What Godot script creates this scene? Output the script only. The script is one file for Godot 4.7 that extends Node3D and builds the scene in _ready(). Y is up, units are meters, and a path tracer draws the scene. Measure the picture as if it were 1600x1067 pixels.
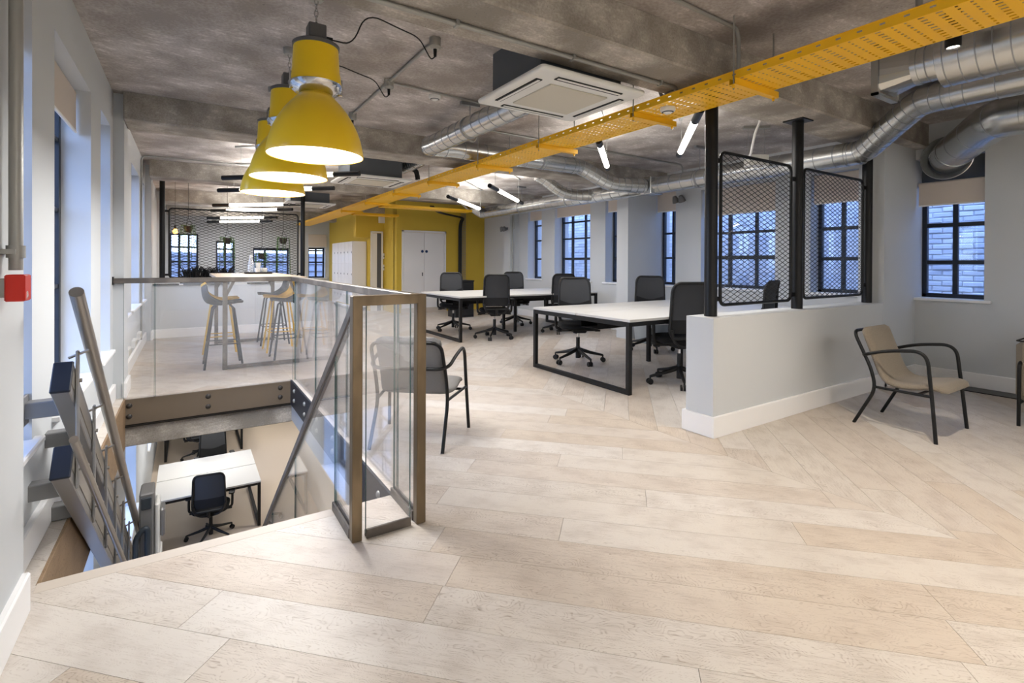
extends Node3D
# An open-plan loft office seen from the head of a stairwell. x runs across the room (left wall at -0.5, right wall at 6.87), -z runs into it.
const EYE := 1.27
const CEIL := 2.82
const BEAM := 2.56
const XW := 6.87
const LOW := -2.98
var M := {}
var taken := {}
var rng := RandomNumberGenerator.new()

# ---------- geometry helpers ----------
class G:
	var v := PackedVector3Array()
	var n := PackedVector3Array()
	var u := PackedVector2Array()
	func tri(a: Vector3, b: Vector3, c: Vector3, na: Vector3, nb: Vector3, nc: Vector3, ua := Vector2(), ub := Vector2(), uc := Vector2()) -> void:
		if (b - a).cross(c - a).dot(na + nb + nc) > 0.0:
			v.append_array([a, c, b]); n.append_array([na, nc, nb]); u.append_array([ua, uc, ub])
		else:
			v.append_array([a, b, c]); n.append_array([na, nb, nc]); u.append_array([ua, ub, uc])
	func poly(p: Array, hint: Vector3) -> void:
		var nn := Vector3()
		for i in range(1, p.size() - 1):
			nn += (p[i] - p[0]).cross(p[i + 1] - p[0])
		if nn.length() < 1e-12:
			return
		nn = nn.normalized()
		if nn.dot(hint) < 0.0:
			nn = -nn
		for i in range(1, p.size() - 1):
			tri(p[0], p[i], p[i + 1], nn, nn, nn)
	func box(a: Vector3, b: Vector3, r := 0.0, xf := Transform3D.IDENTITY) -> void:
		var lo := Vector3(minf(a.x, b.x), minf(a.y, b.y), minf(a.z, b.z))
		var hi := Vector3(maxf(a.x, b.x), maxf(a.y, b.y), maxf(a.z, b.z))
		var c := (lo + hi) / 2.0
		var h := (hi - lo) / 2.0
		r = minf(r, minf(h.x, minf(h.y, h.z)) * 0.9)
		for ax in 3:
			var e := (ax + 1) % 3
			var f := (ax + 2) % 3
			for s in [-1.0, 1.0]:
				var q := []
				for k in [[-1.0, -1.0], [1.0, -1.0], [1.0, 1.0], [-1.0, 1.0]]:
					var p := Vector3()
					p[ax] = h[ax] * s
					p[e] = (h[e] - r) * k[0]
					p[f] = (h[f] - r) * k[1]
					q.append(xf * (c + p))
				var d := Vector3()
				d[ax] = s
				poly(q, xf.basis * d)
				if r > 0.0:
					for s2 in [-1.0, 1.0]:
						var w := []
						for k in [[0, -1.0], [0, 1.0], [1, 1.0], [1, -1.0]]:
							var p := Vector3()
							p[ax] = (h[ax] if k[0] == 0 else h[ax] - r) * s
							p[e] = (h[e] - r if k[0] == 0 else h[e]) * s2
							p[f] = (h[f] - r) * k[1]
							w.append(xf * (c + p))
						d = Vector3()
						d[ax] = s
						d[e] = s2
						poly(w, xf.basis * d)
		if r > 0.0:
			for sx in [-1.0, 1.0]:
				for sy in [-1.0, 1.0]:
					for sz in [-1.0, 1.0]:
						var s := Vector3(sx, sy, sz)
						var i := h - Vector3(r, r, r)
						poly([xf * (c + Vector3(h.x, i.y, i.z) * s), xf * (c + Vector3(i.x, h.y, i.z) * s), xf * (c + Vector3(i.x, i.y, h.z) * s)], xf.basis * s)
	func bar(a: Vector3, b: Vector3, w: float, h: float, up := Vector3.UP, r := 0.0) -> void:
		var z := (b - a).normalized()
		var x := up.cross(z)
		if x.length() < 0.01:
			x = Vector3.RIGHT.cross(z)
			if x.length() < 0.01:
				x = Vector3.FORWARD.cross(z)
		x = x.normalized()
		var y := z.cross(x)
		box(Vector3(-w / 2, -h / 2, 0), Vector3(w / 2, h / 2, a.distance_to(b)), r, Transform3D(Basis(x, y, z), a))
	func tube(p: Array, r: float, k := 8, radii := [], cap := true) -> void:
		var m := p.size()
		var t0: Vector3 = (p[1] - p[0]).normalized()
		var x := t0.cross(Vector3.UP)
		if x.length() < 0.05:
			x = t0.cross(Vector3.RIGHT)
		x = x.normalized()
		var rings := []
		var norms := []
		for i in m:
			var t: Vector3 = (p[mini(i + 1, m - 1)] - p[maxi(i - 1, 0)]).normalized()
			x = (x - t * x.dot(t)).normalized()
			var y := t.cross(x)
			var rr: float = radii[i] if radii.size() > i else r
			var ring := []
			var nr := []
			for j in k:
				var a := TAU * j / k
				var d := x * cos(a) + y * sin(a)
				ring.append(p[i] + d * rr)
				nr.append(d)
			rings.append(ring)
			norms.append(nr)
		for i in m - 1:
			for j in k:
				var j2 := (j + 1) % k
				quad(rings[i][j], rings[i][j2], rings[i + 1][j2], rings[i + 1][j], norms[i][j], norms[i][j2], norms[i + 1][j2], norms[i + 1][j])
		if cap:
			poly(rings[0], -t0)
			poly(rings[m - 1], (p[m - 1] - p[m - 2]).normalized())
	func quad(a: Vector3, b: Vector3, c: Vector3, d: Vector3, na: Vector3, nb: Vector3, nc: Vector3, nd: Vector3) -> void:
		tri(a, b, c, na, nb, nc)
		tri(a, c, d, na, nc, nd)
	func cyl(a: Vector3, b: Vector3, r: float, k := 12, r2 := -1.0) -> void:
		tube([a, b], r, k, [r, r if r2 < 0.0 else r2])
	func lathe(f: Array, k := 24, xf := Transform3D.IDENTITY) -> void:
		var segs := []
		for i in f.size() - 1:
			var d: Vector2 = (f[i + 1] - f[i]).normalized()
			segs.append(Vector2(d.y, -d.x))
		for i in segs.size():
			var a: Vector2 = segs[i]
			var b: Vector2 = segs[i]
			if i > 0 and segs[i - 1].dot(segs[i]) > 0.75:
				a = (segs[i - 1] + segs[i]).normalized()
			if i < segs.size() - 1 and segs[i + 1].dot(segs[i]) > 0.75:
				b = (segs[i + 1] + segs[i]).normalized()
			for j in k:
				var t := TAU * j / k
				var t2 := TAU * (j + 1) / k
				var q := []
				var m := []
				for e in [[f[i], a, t], [f[i], a, t2], [f[i + 1], b, t2], [f[i + 1], b, t]]:
					q.append(xf * Vector3(e[0].x * cos(e[2]), e[0].y, e[0].x * sin(e[2])))
					m.append(xf.basis * Vector3(e[1].x * cos(e[2]), e[1].y, e[1].x * sin(e[2])))
				quad(q[0], q[1], q[2], q[3], m[0], m[1], m[2], m[3])
	func sheet(f: Callable, nu: int, nv: int, th: float) -> void:
		var top := []
		var bot := []
		var nn := []
		for i in nu + 1:
			for j in nv + 1:
				var a := float(i) / nu
				var b := float(j) / nv
				var p: Vector3 = f.call(a, b)
				var du: Vector3 = f.call(minf(a + 0.01, 1.0), b) - f.call(maxf(a - 0.01, 0.0), b)
				var dv: Vector3 = f.call(a, minf(b + 0.01, 1.0)) - f.call(a, maxf(b - 0.01, 0.0))
				var m := du.cross(dv).normalized()
				top.append(p + m * th / 2)
				bot.append(p - m * th / 2)
				nn.append(m)
		var w := nv + 1
		for i in nu:
			for j in nv:
				var a := i * w + j
				var q := [a, a + 1, a + 1 + w, a + w]
				quad(top[q[0]], top[q[1]], top[q[2]], top[q[3]], nn[q[0]], nn[q[1]], nn[q[2]], nn[q[3]])
				quad(bot[q[0]], bot[q[1]], bot[q[2]], bot[q[3]], -nn[q[0]], -nn[q[1]], -nn[q[2]], -nn[q[3]])
		var rim := []
		for j in nv: rim.append(j)
		for i in nu: rim.append(i * w + nv)
		for j in range(nv, 0, -1): rim.append(nu * w + j)
		for i in range(nu, 0, -1): rim.append(i * w)
		var mid: Vector3 = f.call(0.5, 0.5)
		for i in rim.size():
			var a: int = rim[i]
			var b: int = rim[(i + 1) % rim.size()]
			poly([top[a], top[b], bot[b], bot[a]], (top[a] + top[b]) / 2 - mid)
	func loft(rings: Array) -> void:
		# closed rings of equal size, smooth sides, flat ends
		var k: int = rings[0].size()
		var nn := []
		for i in rings.size():
			var row := []
			var i0 := maxi(i - 1, 0)
			var i1 := mini(i + 1, rings.size() - 1)
			var c := Vector3()
			for p in rings[i]: c += p
			c /= k
			for j in k:
				var m: Vector3 = (rings[i][(j + 1) % k] - rings[i][(j + k - 1) % k]).cross(rings[i1][j] - rings[i0][j]).normalized()
				if m.dot(rings[i][j] - c) < 0.0: m = -m
				row.append(m)
			nn.append(row)
		for i in rings.size() - 1:
			for j in k:
				var j2 := (j + 1) % k
				quad(rings[i][j], rings[i][j2], rings[i + 1][j2], rings[i + 1][j], nn[i][j], nn[i][j2], nn[i + 1][j2], nn[i + 1][j])
		poly(rings[0], rings[0][0] - rings[1][0])
		var z := rings.size() - 1
		poly(rings[z], rings[z][0] - rings[z - 1][0])
	func pad(c: Vector3, w: float, h: float, d: float, r: float, dome := 0.0) -> void:
		# a cushion: rounded rectangle w x d, thickness h, edges rounded by h/2
		var rings := []
		for s in [[0.0, 1.0], [0.12, 0.5], [0.0, 0.0]]: pass
		var steps := 6
		for i in steps + 1:
			var a := -PI / 2 + PI * i / steps
			var off := (1.0 - cos(a)) * h * 0.5
			rings.append(G.rrect(c + Vector3(0, sin(a) * h / 2, 0), w - off * 2, d - off * 2, r, 4))
		loft(rings)
	static func rrect(c: Vector3, w: float, d: float, r: float, k := 4) -> Array:
		var out := []
		r = minf(r, minf(w, d) / 2 - 0.001)
		for q in 4:
			var cx := (w / 2 - r) * (1.0 if q in [0, 3] else -1.0)
			var cz := (d / 2 - r) * (1.0 if q in [0, 1] else -1.0)
			for i in k + 1:
				var a := PI / 2 * q + PI / 2 * i / k
				out.append(c + Vector3(cx + cos(a) * r, 0, cz + sin(a) * r))
		return out
	func mesh() -> ArrayMesh:
		var m := ArrayMesh.new()
		var arr := []
		arr.resize(Mesh.ARRAY_MAX)
		arr[Mesh.ARRAY_VERTEX] = v
		arr[Mesh.ARRAY_NORMAL] = n
		arr[Mesh.ARRAY_TEX_UV] = u
		m.add_surface_from_arrays(Mesh.PRIMITIVE_TRIANGLES, arr)
		return m

func fil(p: Array, r: float, k := 6) -> Array:
	# a polyline with its corners rounded
	var out := [p[0]]
	for i in range(1, p.size() - 1):
		var a: Vector3 = p[i - 1]
		var b: Vector3 = p[i]
		var c: Vector3 = p[i + 1]
		var ra := minf(r, a.distance_to(b) * 0.48)
		var rc := minf(r, c.distance_to(b) * 0.48)
		var s := b + (a - b).normalized() * ra
		var e := b + (c - b).normalized() * rc
		for j in k + 1:
			var t := float(j) / k
			out.append(s.lerp(b, t).lerp(b.lerp(e, t), t))
	out.append(p[p.size() - 1])
	return out

func numbered(called: String) -> String:
	taken[called] = taken.get(called, -1) + 1
	return called if taken[called] == 0 else "%s_%03d" % [called, taken[called]]

func thing(called: String, label: String, category: String, at := Vector3.ZERO, turn := 0.0, group := "") -> Node3D:
	var o := Node3D.new()
	o.name = numbered(called)
	o.position = at
	o.rotation.y = turn
	add_child(o)
	return tag(o, label, category, group)

func tag(o: Node3D, label: String, category: String, group := "") -> Node3D:
	o.set_meta("label", label)
	o.set_meta("category", category)
	if group != "": o.set_meta("group", group)
	return o

func obj(called: String, g, m: Material, parent: Node = self) -> MeshInstance3D:
	var o := MeshInstance3D.new()
	o.name = numbered(called) if parent == self else called
	o.mesh = g.mesh() if g is G else g
	o.material_override = m
	parent.add_child(o, true)
	return o

func struct(called: String, g, m: Material, label := "", category := "") -> MeshInstance3D:
	var o := obj(called, g, m)
	o.set_meta("kind", "structure")
	if label != "": tag(o, label, category)
	return o

func sroot(called: String, label: String, category: String, xf := Transform3D.IDENTITY) -> Node3D:
	var o := Node3D.new()
	o.name = numbered(called)
	o.transform = xf
	add_child(o)
	o.set_meta("kind", "structure")
	return tag(o, label, category)

func dup(src: Node3D, at: Vector3, turn: float, label: String) -> Node3D:
	var o: Node3D = src.duplicate()
	o.name = numbered(String(src.name).rstrip("0123456789").trim_suffix("_"))
	add_child(o)
	o.position = at
	o.rotation.y = turn
	o.set_meta("label", label)
	return o

func g1(a: Vector3, b: Vector3, r := 0.0) -> G:
	var g := G.new()
	g.box(a, b, r)
	return g

func V(x: float, y: float, z: float) -> Vector3:
	return Vector3(x, y, z)

# ---------- materials ----------
func mat(key: String, c: Color, rough := 0.6, metal := 0.0) -> StandardMaterial3D:
	if not M.has(key):
		var m := StandardMaterial3D.new()
		m.resource_name = key
		m.albedo_color = c
		m.roughness = rough
		m.metallic = metal
		M[key] = m
	return M[key]

func glow(key: String, c: Color, e: float) -> StandardMaterial3D:
	var m := mat(key, c, 0.5)
	m.emission_enabled = true
	m.emission = c
	m.emission_energy_multiplier = e
	return m

func noise_tex(seed_: int, freq: float, ramp: Array, size := 512, octaves := 5, stretch := false, kind := FastNoiseLite.TYPE_SIMPLEX_SMOOTH) -> NoiseTexture2D:
	var f := FastNoiseLite.new()
	f.seed = seed_
	f.noise_type = kind
	f.frequency = freq
	f.fractal_octaves = octaves
	var t := NoiseTexture2D.new()
	t.width = size
	t.height = size
	t.seamless = true
	t.noise = f
	var gr := Gradient.new()
	var off := PackedFloat32Array()
	var col := PackedColorArray()
	for r in ramp:
		off.append(r[0])
		col.append(r[1])
	gr.offsets = off
	gr.colors = col
	t.color_ramp = gr
	return t

func concrete_image(seed_: int, dark: Color, light: Color, streak: float) -> ImageTexture:
	var s := 512
	var a := FastNoiseLite.new(); a.seed = seed_; a.frequency = 0.006; a.fractal_octaves = 4
	var b := FastNoiseLite.new(); b.seed = seed_ + 1; b.frequency = 0.02; b.fractal_octaves = 5
	var c := FastNoiseLite.new(); c.seed = seed_ + 2; c.frequency = 0.12; c.fractal_octaves = 3
	var ia := a.get_seamless_image(s, s)
	var ib := b.get_seamless_image(s, s)
	var ic := c.get_seamless_image(s, s)
	var im := Image.create(s, s, false, Image.FORMAT_RGB8)
	for y in s:
		for x in s:
			var big := ia.get_pixel(x, y).r
			var brush := ib.get_pixel((x + y / 3) % s, (y * 3) % s).r   # brushed smears, longer than wide
			var fine := ic.get_pixel(x, y).r
			var t := clampf(0.32 + (big - 0.5) * 0.9 + (fine - 0.5) * 0.45, 0.0, 1.0)
			var w := smoothstep(0.56, 0.74, brush) * smoothstep(0.38, 0.60, big) * (0.5 + fine) * streak
			t = clampf(t + w, 0.0, 1.0)
			var k := dark.lerp(light, t)
			if fine > 0.83: k = k.darkened(0.25)
			im.set_pixel(x, y, k)
	im.generate_mipmaps()
	return ImageTexture.create_from_image(im)

func wood_image(seed_: int, ca: Color, cb: Color, contrast: float) -> ImageTexture:
	# u runs along the grain (1 repeat = 2 m), v across a plank (1 repeat = 0.42 m)
	var w := 1024
	var h := 256
	var a := FastNoiseLite.new(); a.seed = seed_; a.frequency = 0.008; a.fractal_octaves = 3
	var c := FastNoiseLite.new(); c.seed = seed_ + 9; c.frequency = 0.05; c.fractal_octaves = 3
	var ia := a.get_seamless_image(w, h)
	var ic := c.get_seamless_image(w, h)
	var im := Image.create(w, h, false, Image.FORMAT_RGB8)
	for y in h:
		# two flat-sawn boards lie side by side in the picture, each with its own arching growth rings
		var yy := fposmod(y / 128.0, 1.0) * 2.0 - 1.0 + (0.25 if y < 128 else -0.3)
		for x in w:
			var n := ia.get_pixel(x, y).r - 0.5
			var sgn := 1.0 if y < 128 else -1.0
			var rings := yy * yy * 5.0 + sgn * x / float(w) * 4.0 + n * 3.4
			var fr := fposmod(rings * 3.0, 1.0)
			var line := smoothstep(0.6, 0.95, fr) * (1.0 - smoothstep(0.95, 1.0, fr))
			var pore := ic.get_pixel((x / 3) % w, (y * 6) % h).r
			var pores := smoothstep(0.50, 0.68, pore)
			var fine := smoothstep(0.55, 0.75, ic.get_pixel((x / 8 + 300) % w, (y * 2 + 50) % h).r)
			var t := clampf((line * (0.25 + 0.75 * pores) * 0.8 + fine * 0.16 + pores * 0.10) * contrast + n * 0.35, 0.0, 1.0)
			im.set_pixel(x, y, ca.lerp(cb, t))
	im.generate_mipmaps()
	return ImageTexture.create_from_image(im)

func triplanar(m: StandardMaterial3D, t: Texture2D, scale: Vector3) -> StandardMaterial3D:
	m.albedo_texture = t
	m.uv1_triplanar = true
	m.uv1_world_triplanar = true
	m.uv1_scale = scale
	return m

func make_materials() -> void:
	mat("wall_paint", Color(0.79, 0.805, 0.815), 0.75)
	mat("white_paint", Color(0.94, 0.94, 0.94), 0.45)
	mat("white_gloss", Color(0.90, 0.90, 0.90), 0.3)
	mat("yellow_paint", Color(0.80, 0.685, 0.24), 0.7)
	mat("yellow_enamel", Color(1.0, 0.835, 0.16), 0.3)
	mat("tray_yellow", Color(0.95, 0.735, 0.10), 0.45)
	mat("black_metal", Color(0.045, 0.05, 0.055), 0.42, 0.3)
	mat("desk_black", Color(0.05, 0.047, 0.045), 0.5, 0.2)
	mat("window_steel", Color(0.13, 0.155, 0.19), 0.4, 0.15)
	mat("black_plastic", Color(0.05, 0.052, 0.055), 0.55)
	mat("seat_fabric", Color(0.035, 0.037, 0.042), 0.95)
	mat("mesh_grey", Color(0.23, 0.235, 0.245), 0.9)
	mat("mesh_dark", Color(0.10, 0.103, 0.108), 0.9)
	mat("chrome", Color(0.8, 0.8, 0.8), 0.15, 1.0)
	mat("stainless", Color(0.62, 0.60, 0.57), 0.34, 0.8)
	mat("rail_aluminium", Color(0.62, 0.62, 0.62), 0.42, 0.8)
	mat("cap_blue", Color(0.03, 0.07, 0.14), 0.5)
	mat("lift_grey", Color(0.48, 0.48, 0.48), 0.5, 0.2)
	mat("lift_dark", Color(0.22, 0.25, 0.28), 0.5, 0.2)
	mat("conduit", Color(0.62, 0.62, 0.60), 0.45, 0.4)
	mat("duct_metal", Color(0.78, 0.79, 0.79), 0.27, 0.97)
	mat("duct_seam", Color(0.60, 0.61, 0.62), 0.4, 0.75)
	mat("casing_grey", Color(0.36, 0.38, 0.40), 0.6, 0.2)
	mat("ac_white", Color(0.88, 0.88, 0.86), 0.4)
	mat("ac_grille", Color(0.78, 0.76, 0.70), 0.6)
	mat("slot_dark", Color(0.05, 0.05, 0.05), 0.7)
	mat("pendant_grey", Color(0.40, 0.40, 0.40), 0.5, 0.2)
	mat("blind", Color(0.83, 0.79, 0.75), 0.9)
	mat("stool_grey", Color(0.15, 0.19, 0.23), 0.6)
	mat("stool_leg", Color(0.13, 0.15, 0.18), 0.5, 0.2)
	mat("stool_yellow", Color(0.86, 0.68, 0.22), 0.6)
	mat("desk_white", Color(0.81, 0.805, 0.79), 0.42)
	mat("red_plastic", Color(0.78, 0.13, 0.05), 0.45)
	mat("glass_edge", Color(0.12, 0.32, 0.31), 0.2)
	mat("steel_beam", Color(0.15, 0.138, 0.125), 0.65).metallic_specular = 0.2
	mat("steel_blue", Color(0.20, 0.22, 0.26), 0.45, 0.5)
	mat("leaf", Color(0.22, 0.40, 0.10), 0.6)
	mat("pot_brown", Color(0.14, 0.10, 0.06), 0.5)
	mat("dark_tray", Color(0.10, 0.07, 0.06), 0.6)
	mat("ceramic", Color(0.9, 0.9, 0.88), 0.25)
	mat("trench", Color(0.30, 0.30, 0.30), 0.5)
	mat("sign_blue", Color(0.05, 0.22, 0.42), 0.5)
	mat("piping", Color(0.08, 0.08, 0.08), 0.8)
	mat("mortar", Color(0.70, 0.72, 0.75), 0.95)
	for i in 3: mat("brick_%d" % i, [Color(0.80, 0.82, 0.85), Color(0.75, 0.77, 0.81), Color(0.84, 0.85, 0.86)][i], 0.9)
	mat("far_brick", Color(0.50, 0.52, 0.57), 0.9)
	mat("gap_shade", Color(0.35, 0.36, 0.38), 0.8)
	glow("tube_glow", Color(1.0, 0.97, 0.92), 5.0)
	glow("pendant_glow", Color(1.0, 0.985, 0.95), 3.0)
	glow("bulb_glow", Color(1.0, 0.62, 0.3), 5.0)
	glow("spot_glow", Color(1.0, 0.95, 0.88), 12.0)
	var gl := mat("glass", Color(1, 1, 1, 0.04), 0.0)
	gl.transparency = BaseMaterial3D.TRANSPARENCY_ALPHA
	var bg := mat("clear_vessel", Color(0.95, 0.97, 1, 0.12), 0.0)
	bg.transparency = BaseMaterial3D.TRANSPARENCY_ALPHA
	var wr := mat("plastic_wrap", Color(1, 1, 1, 0.25), 0.15)
	wr.transparency = BaseMaterial3D.TRANSPARENCY_ALPHA
	# concrete overhead, brushed
	triplanar(mat("concrete", Color(1, 1, 1), 0.9), concrete_image(11, Color(0.58, 0.55, 0.525), Color(0.86, 0.84, 0.825), 0.27), V(0.5, 0.5, 0.5))
	triplanar(mat("beam_concrete", Color(1, 1, 1), 0.9), concrete_image(31, Color(0.54, 0.515, 0.48), Color(0.80, 0.775, 0.735), 0.2), V(0.7, 0.7, 0.7))
	# felt and bronze
	triplanar(mat("felt", Color(1, 1, 1), 1.0), noise_tex(5, 0.35, [[0.3, Color(0.42, 0.385, 0.34)], [0.7, Color(0.58, 0.54, 0.48)]], 256, 3), V(2.2, 2.2, 2.2))
	M.felt.rim_enabled = true
	M.felt.rim = 0.3
	triplanar(mat("grey_weave", Color(1, 1, 1), 1.0), noise_tex(6, 0.4, [[0.3, Color(0.40, 0.39, 0.38)], [0.7, Color(0.58, 0.57, 0.56)]], 256, 3), V(3, 3, 3))
	triplanar(mat("bronze", Color(1, 1, 1), 0.4, 0.35), noise_tex(8, 0.01, [[0.3, Color(0.43, 0.37, 0.28)], [0.7, Color(0.55, 0.475, 0.37)]], 256, 4), V(1.5, 0.6, 1.5))
	triplanar(mat("rail_steel", Color(1, 1, 1), 0.38, 0.35), noise_tex(9, 0.012, [[0.3, Color(0.36, 0.335, 0.31)], [0.7, Color(0.45, 0.42, 0.39)]], 256, 4), V(1.5, 1.5, 1.5))
	# lime-washed oak, three cuts in a few tones each
	for i in 3:
		var t := wood_image(50 + i * 13, Color(0.94, 0.915, 0.89), Color(0.64, 0.585, 0.53), [0.6, 0.42, 0.8][i])
		for j in 4:
			var m := mat("oak_%d" % (i * 4 + j), [Color(0.86, 0.85, 0.832), Color(0.845, 0.825, 0.80), Color(0.875, 0.87, 0.86), Color(0.835, 0.805, 0.765)][j], 0.46)
			m.albedo_texture = t
	mat("oak_edge", Color(0.77, 0.73, 0.68), 0.5)
	mat("subfloor", Color(0.42, 0.37, 0.31), 0.9)
	mat("oak_fascia", Color(0.62, 0.53, 0.42), 0.55).albedo_texture = M.oak_8.albedo_texture
	M.oak_fascia.uv1_triplanar = true
	M.oak_fascia.uv1_world_triplanar = true
	M.oak_fascia.uv1_scale = V(1.0, 1.6, 0.5)

func _ready() -> void:
	rng.seed = 7
	# camera: level-corrected wide lens
	var cam := Camera3D.new()
	cam.name = "camera"
	var b := Basis(Vector3.UP, deg_to_rad(-32.9028)) * Basis(Vector3.RIGHT, deg_to_rad(-0.2179)) * Basis(Vector3.BACK, deg_to_rad(0.2451))
	cam.transform = Transform3D(b, V(0, EYE, 0))
	cam.near = 0.05
	cam.far = 200.0
	cam.projection = Camera3D.PROJECTION_FRUSTUM
	cam.size = 1067.0 / 782.0 * cam.near
	cam.frustum_offset = Vector2(0, -(533.5 - 414.0) / 782.0 * cam.near)
	add_child(cam)
	# dusk sky, exposure
	var env := Environment.new()
	var sky := Sky.new()
	var sm := ProceduralSkyMaterial.new()
	sm.sky_top_color = Color(0.53, 0.655, 0.90)
	sm.sky_horizon_color = Color(0.70, 0.80, 0.96)
	sm.ground_bottom_color = Color(0.25, 0.30, 0.38)
	sm.ground_horizon_color = Color(0.45, 0.55, 0.70)
	sky.sky_material = sm
	env.background_mode = Environment.BG_SKY
	env.sky = sky
	env.background_energy_multiplier = 6.0
	env.tonemap_mode = Environment.TONE_MAPPER_LINEAR
	env.tonemap_exposure = 1.64
	env.sdfgi_enabled = true
	env.ssao_enabled = true
	env.ssil_enabled = true
	var we := WorldEnvironment.new()
	we.name = "environment"
	we.environment = env
	add_child(we)
	make_materials()
	build_shell()
	build_floor()
	build_left_wall()
	build_right_wall()
	build_back()
	build_outside()
	build_lower()
	build_balustrade()
	build_lift()
	build_partitions()
	build_ducts()
	build_tray()
	build_aircon()
	build_lamps()
	build_conduits()
	build_desks()
	build_lounge()
	build_bar()
	build_kitchen()

# ---------- room shell ----------
func build_shell() -> void:
	struct("ceiling", g1(V(-1.2, CEIL, -18.0), V(7.6, CEIL + 0.2, 4.2)), M.concrete, "bare brushed concrete ceiling slab between the downstand beams", "ceiling")
	var z := 1.445
	var names := ["behind the camera", "nearest, above the mesh partition", "second, over the stair end", "third, over the bar table", "fourth, over the half wall", "farthest, at the kitchen"]
	for i in 6:
		struct("ceiling_beam", g1(V(-0.5, BEAM, z - 0.43), V(7.2, CEIL + 0.01, z), 0.012), M.beam_concrete, "concrete ceiling beam, " + names[i], "beam")
		z -= 3.595
	# walls that close the room behind the camera
	struct("wall_behind", g1(V(-1.2, LOW, 4.0), V(7.6, CEIL, 4.2)), M.wall_paint, "plain pale wall behind the viewpoint", "wall")

func clip_floor(p: PackedVector2Array) -> Array:
	# the hole of the stairwell is cut out of a plank
	var hole := PackedVector2Array([Vector2(-0.5, -2.65), Vector2(0.945, -2.65), Vector2(0.945, -5.84), Vector2(-0.5, -5.84)])
	return Geometry2D.clip_polygons(p, hole)

func plank_mesh(g: G, p: PackedVector2Array, dir: Vector2, o: Vector2) -> void:
	# p: outline in x, z; a bevelled top face at y = 0 with the grain along dir
	var c := Vector2()
	for q in p: c += q
	c /= p.size()
	var inner := Geometry2D.offset_polygon(p, -0.0009)
	if inner.is_empty(): return
	var q: PackedVector2Array = inner[0]
	var idx := Geometry2D.triangulate_polygon(q)
	var side := Vector2(-dir.y, dir.x)
	for i in range(0, idx.size(), 3):
		var a := []
		var t := []
		for k in 3:
			var w: Vector2 = q[idx[i + k]]
			a.append(Vector3(w.x, 0, w.y))
			t.append(Vector2((w - o).dot(dir) / 2.0, (w - o).dot(side) / 0.42))
		g.tri(a[0], a[1], a[2], Vector3.UP, Vector3.UP, Vector3.UP, t[0], t[1], t[2])
	for i in q.size():
		var a := q[i]
		var d := q[(i + 1) % q.size()]
		var out := ((a + d) / 2 - c).normalized() * 0.0008
		g.poly([V(a.x, 0, a.y), V(d.x, 0, d.y), V(d.x + out.x, -0.012, d.y + out.y), V(a.x + out.x, -0.012, a.y + out.y)], V(out.x, 0.001, out.y))

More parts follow.
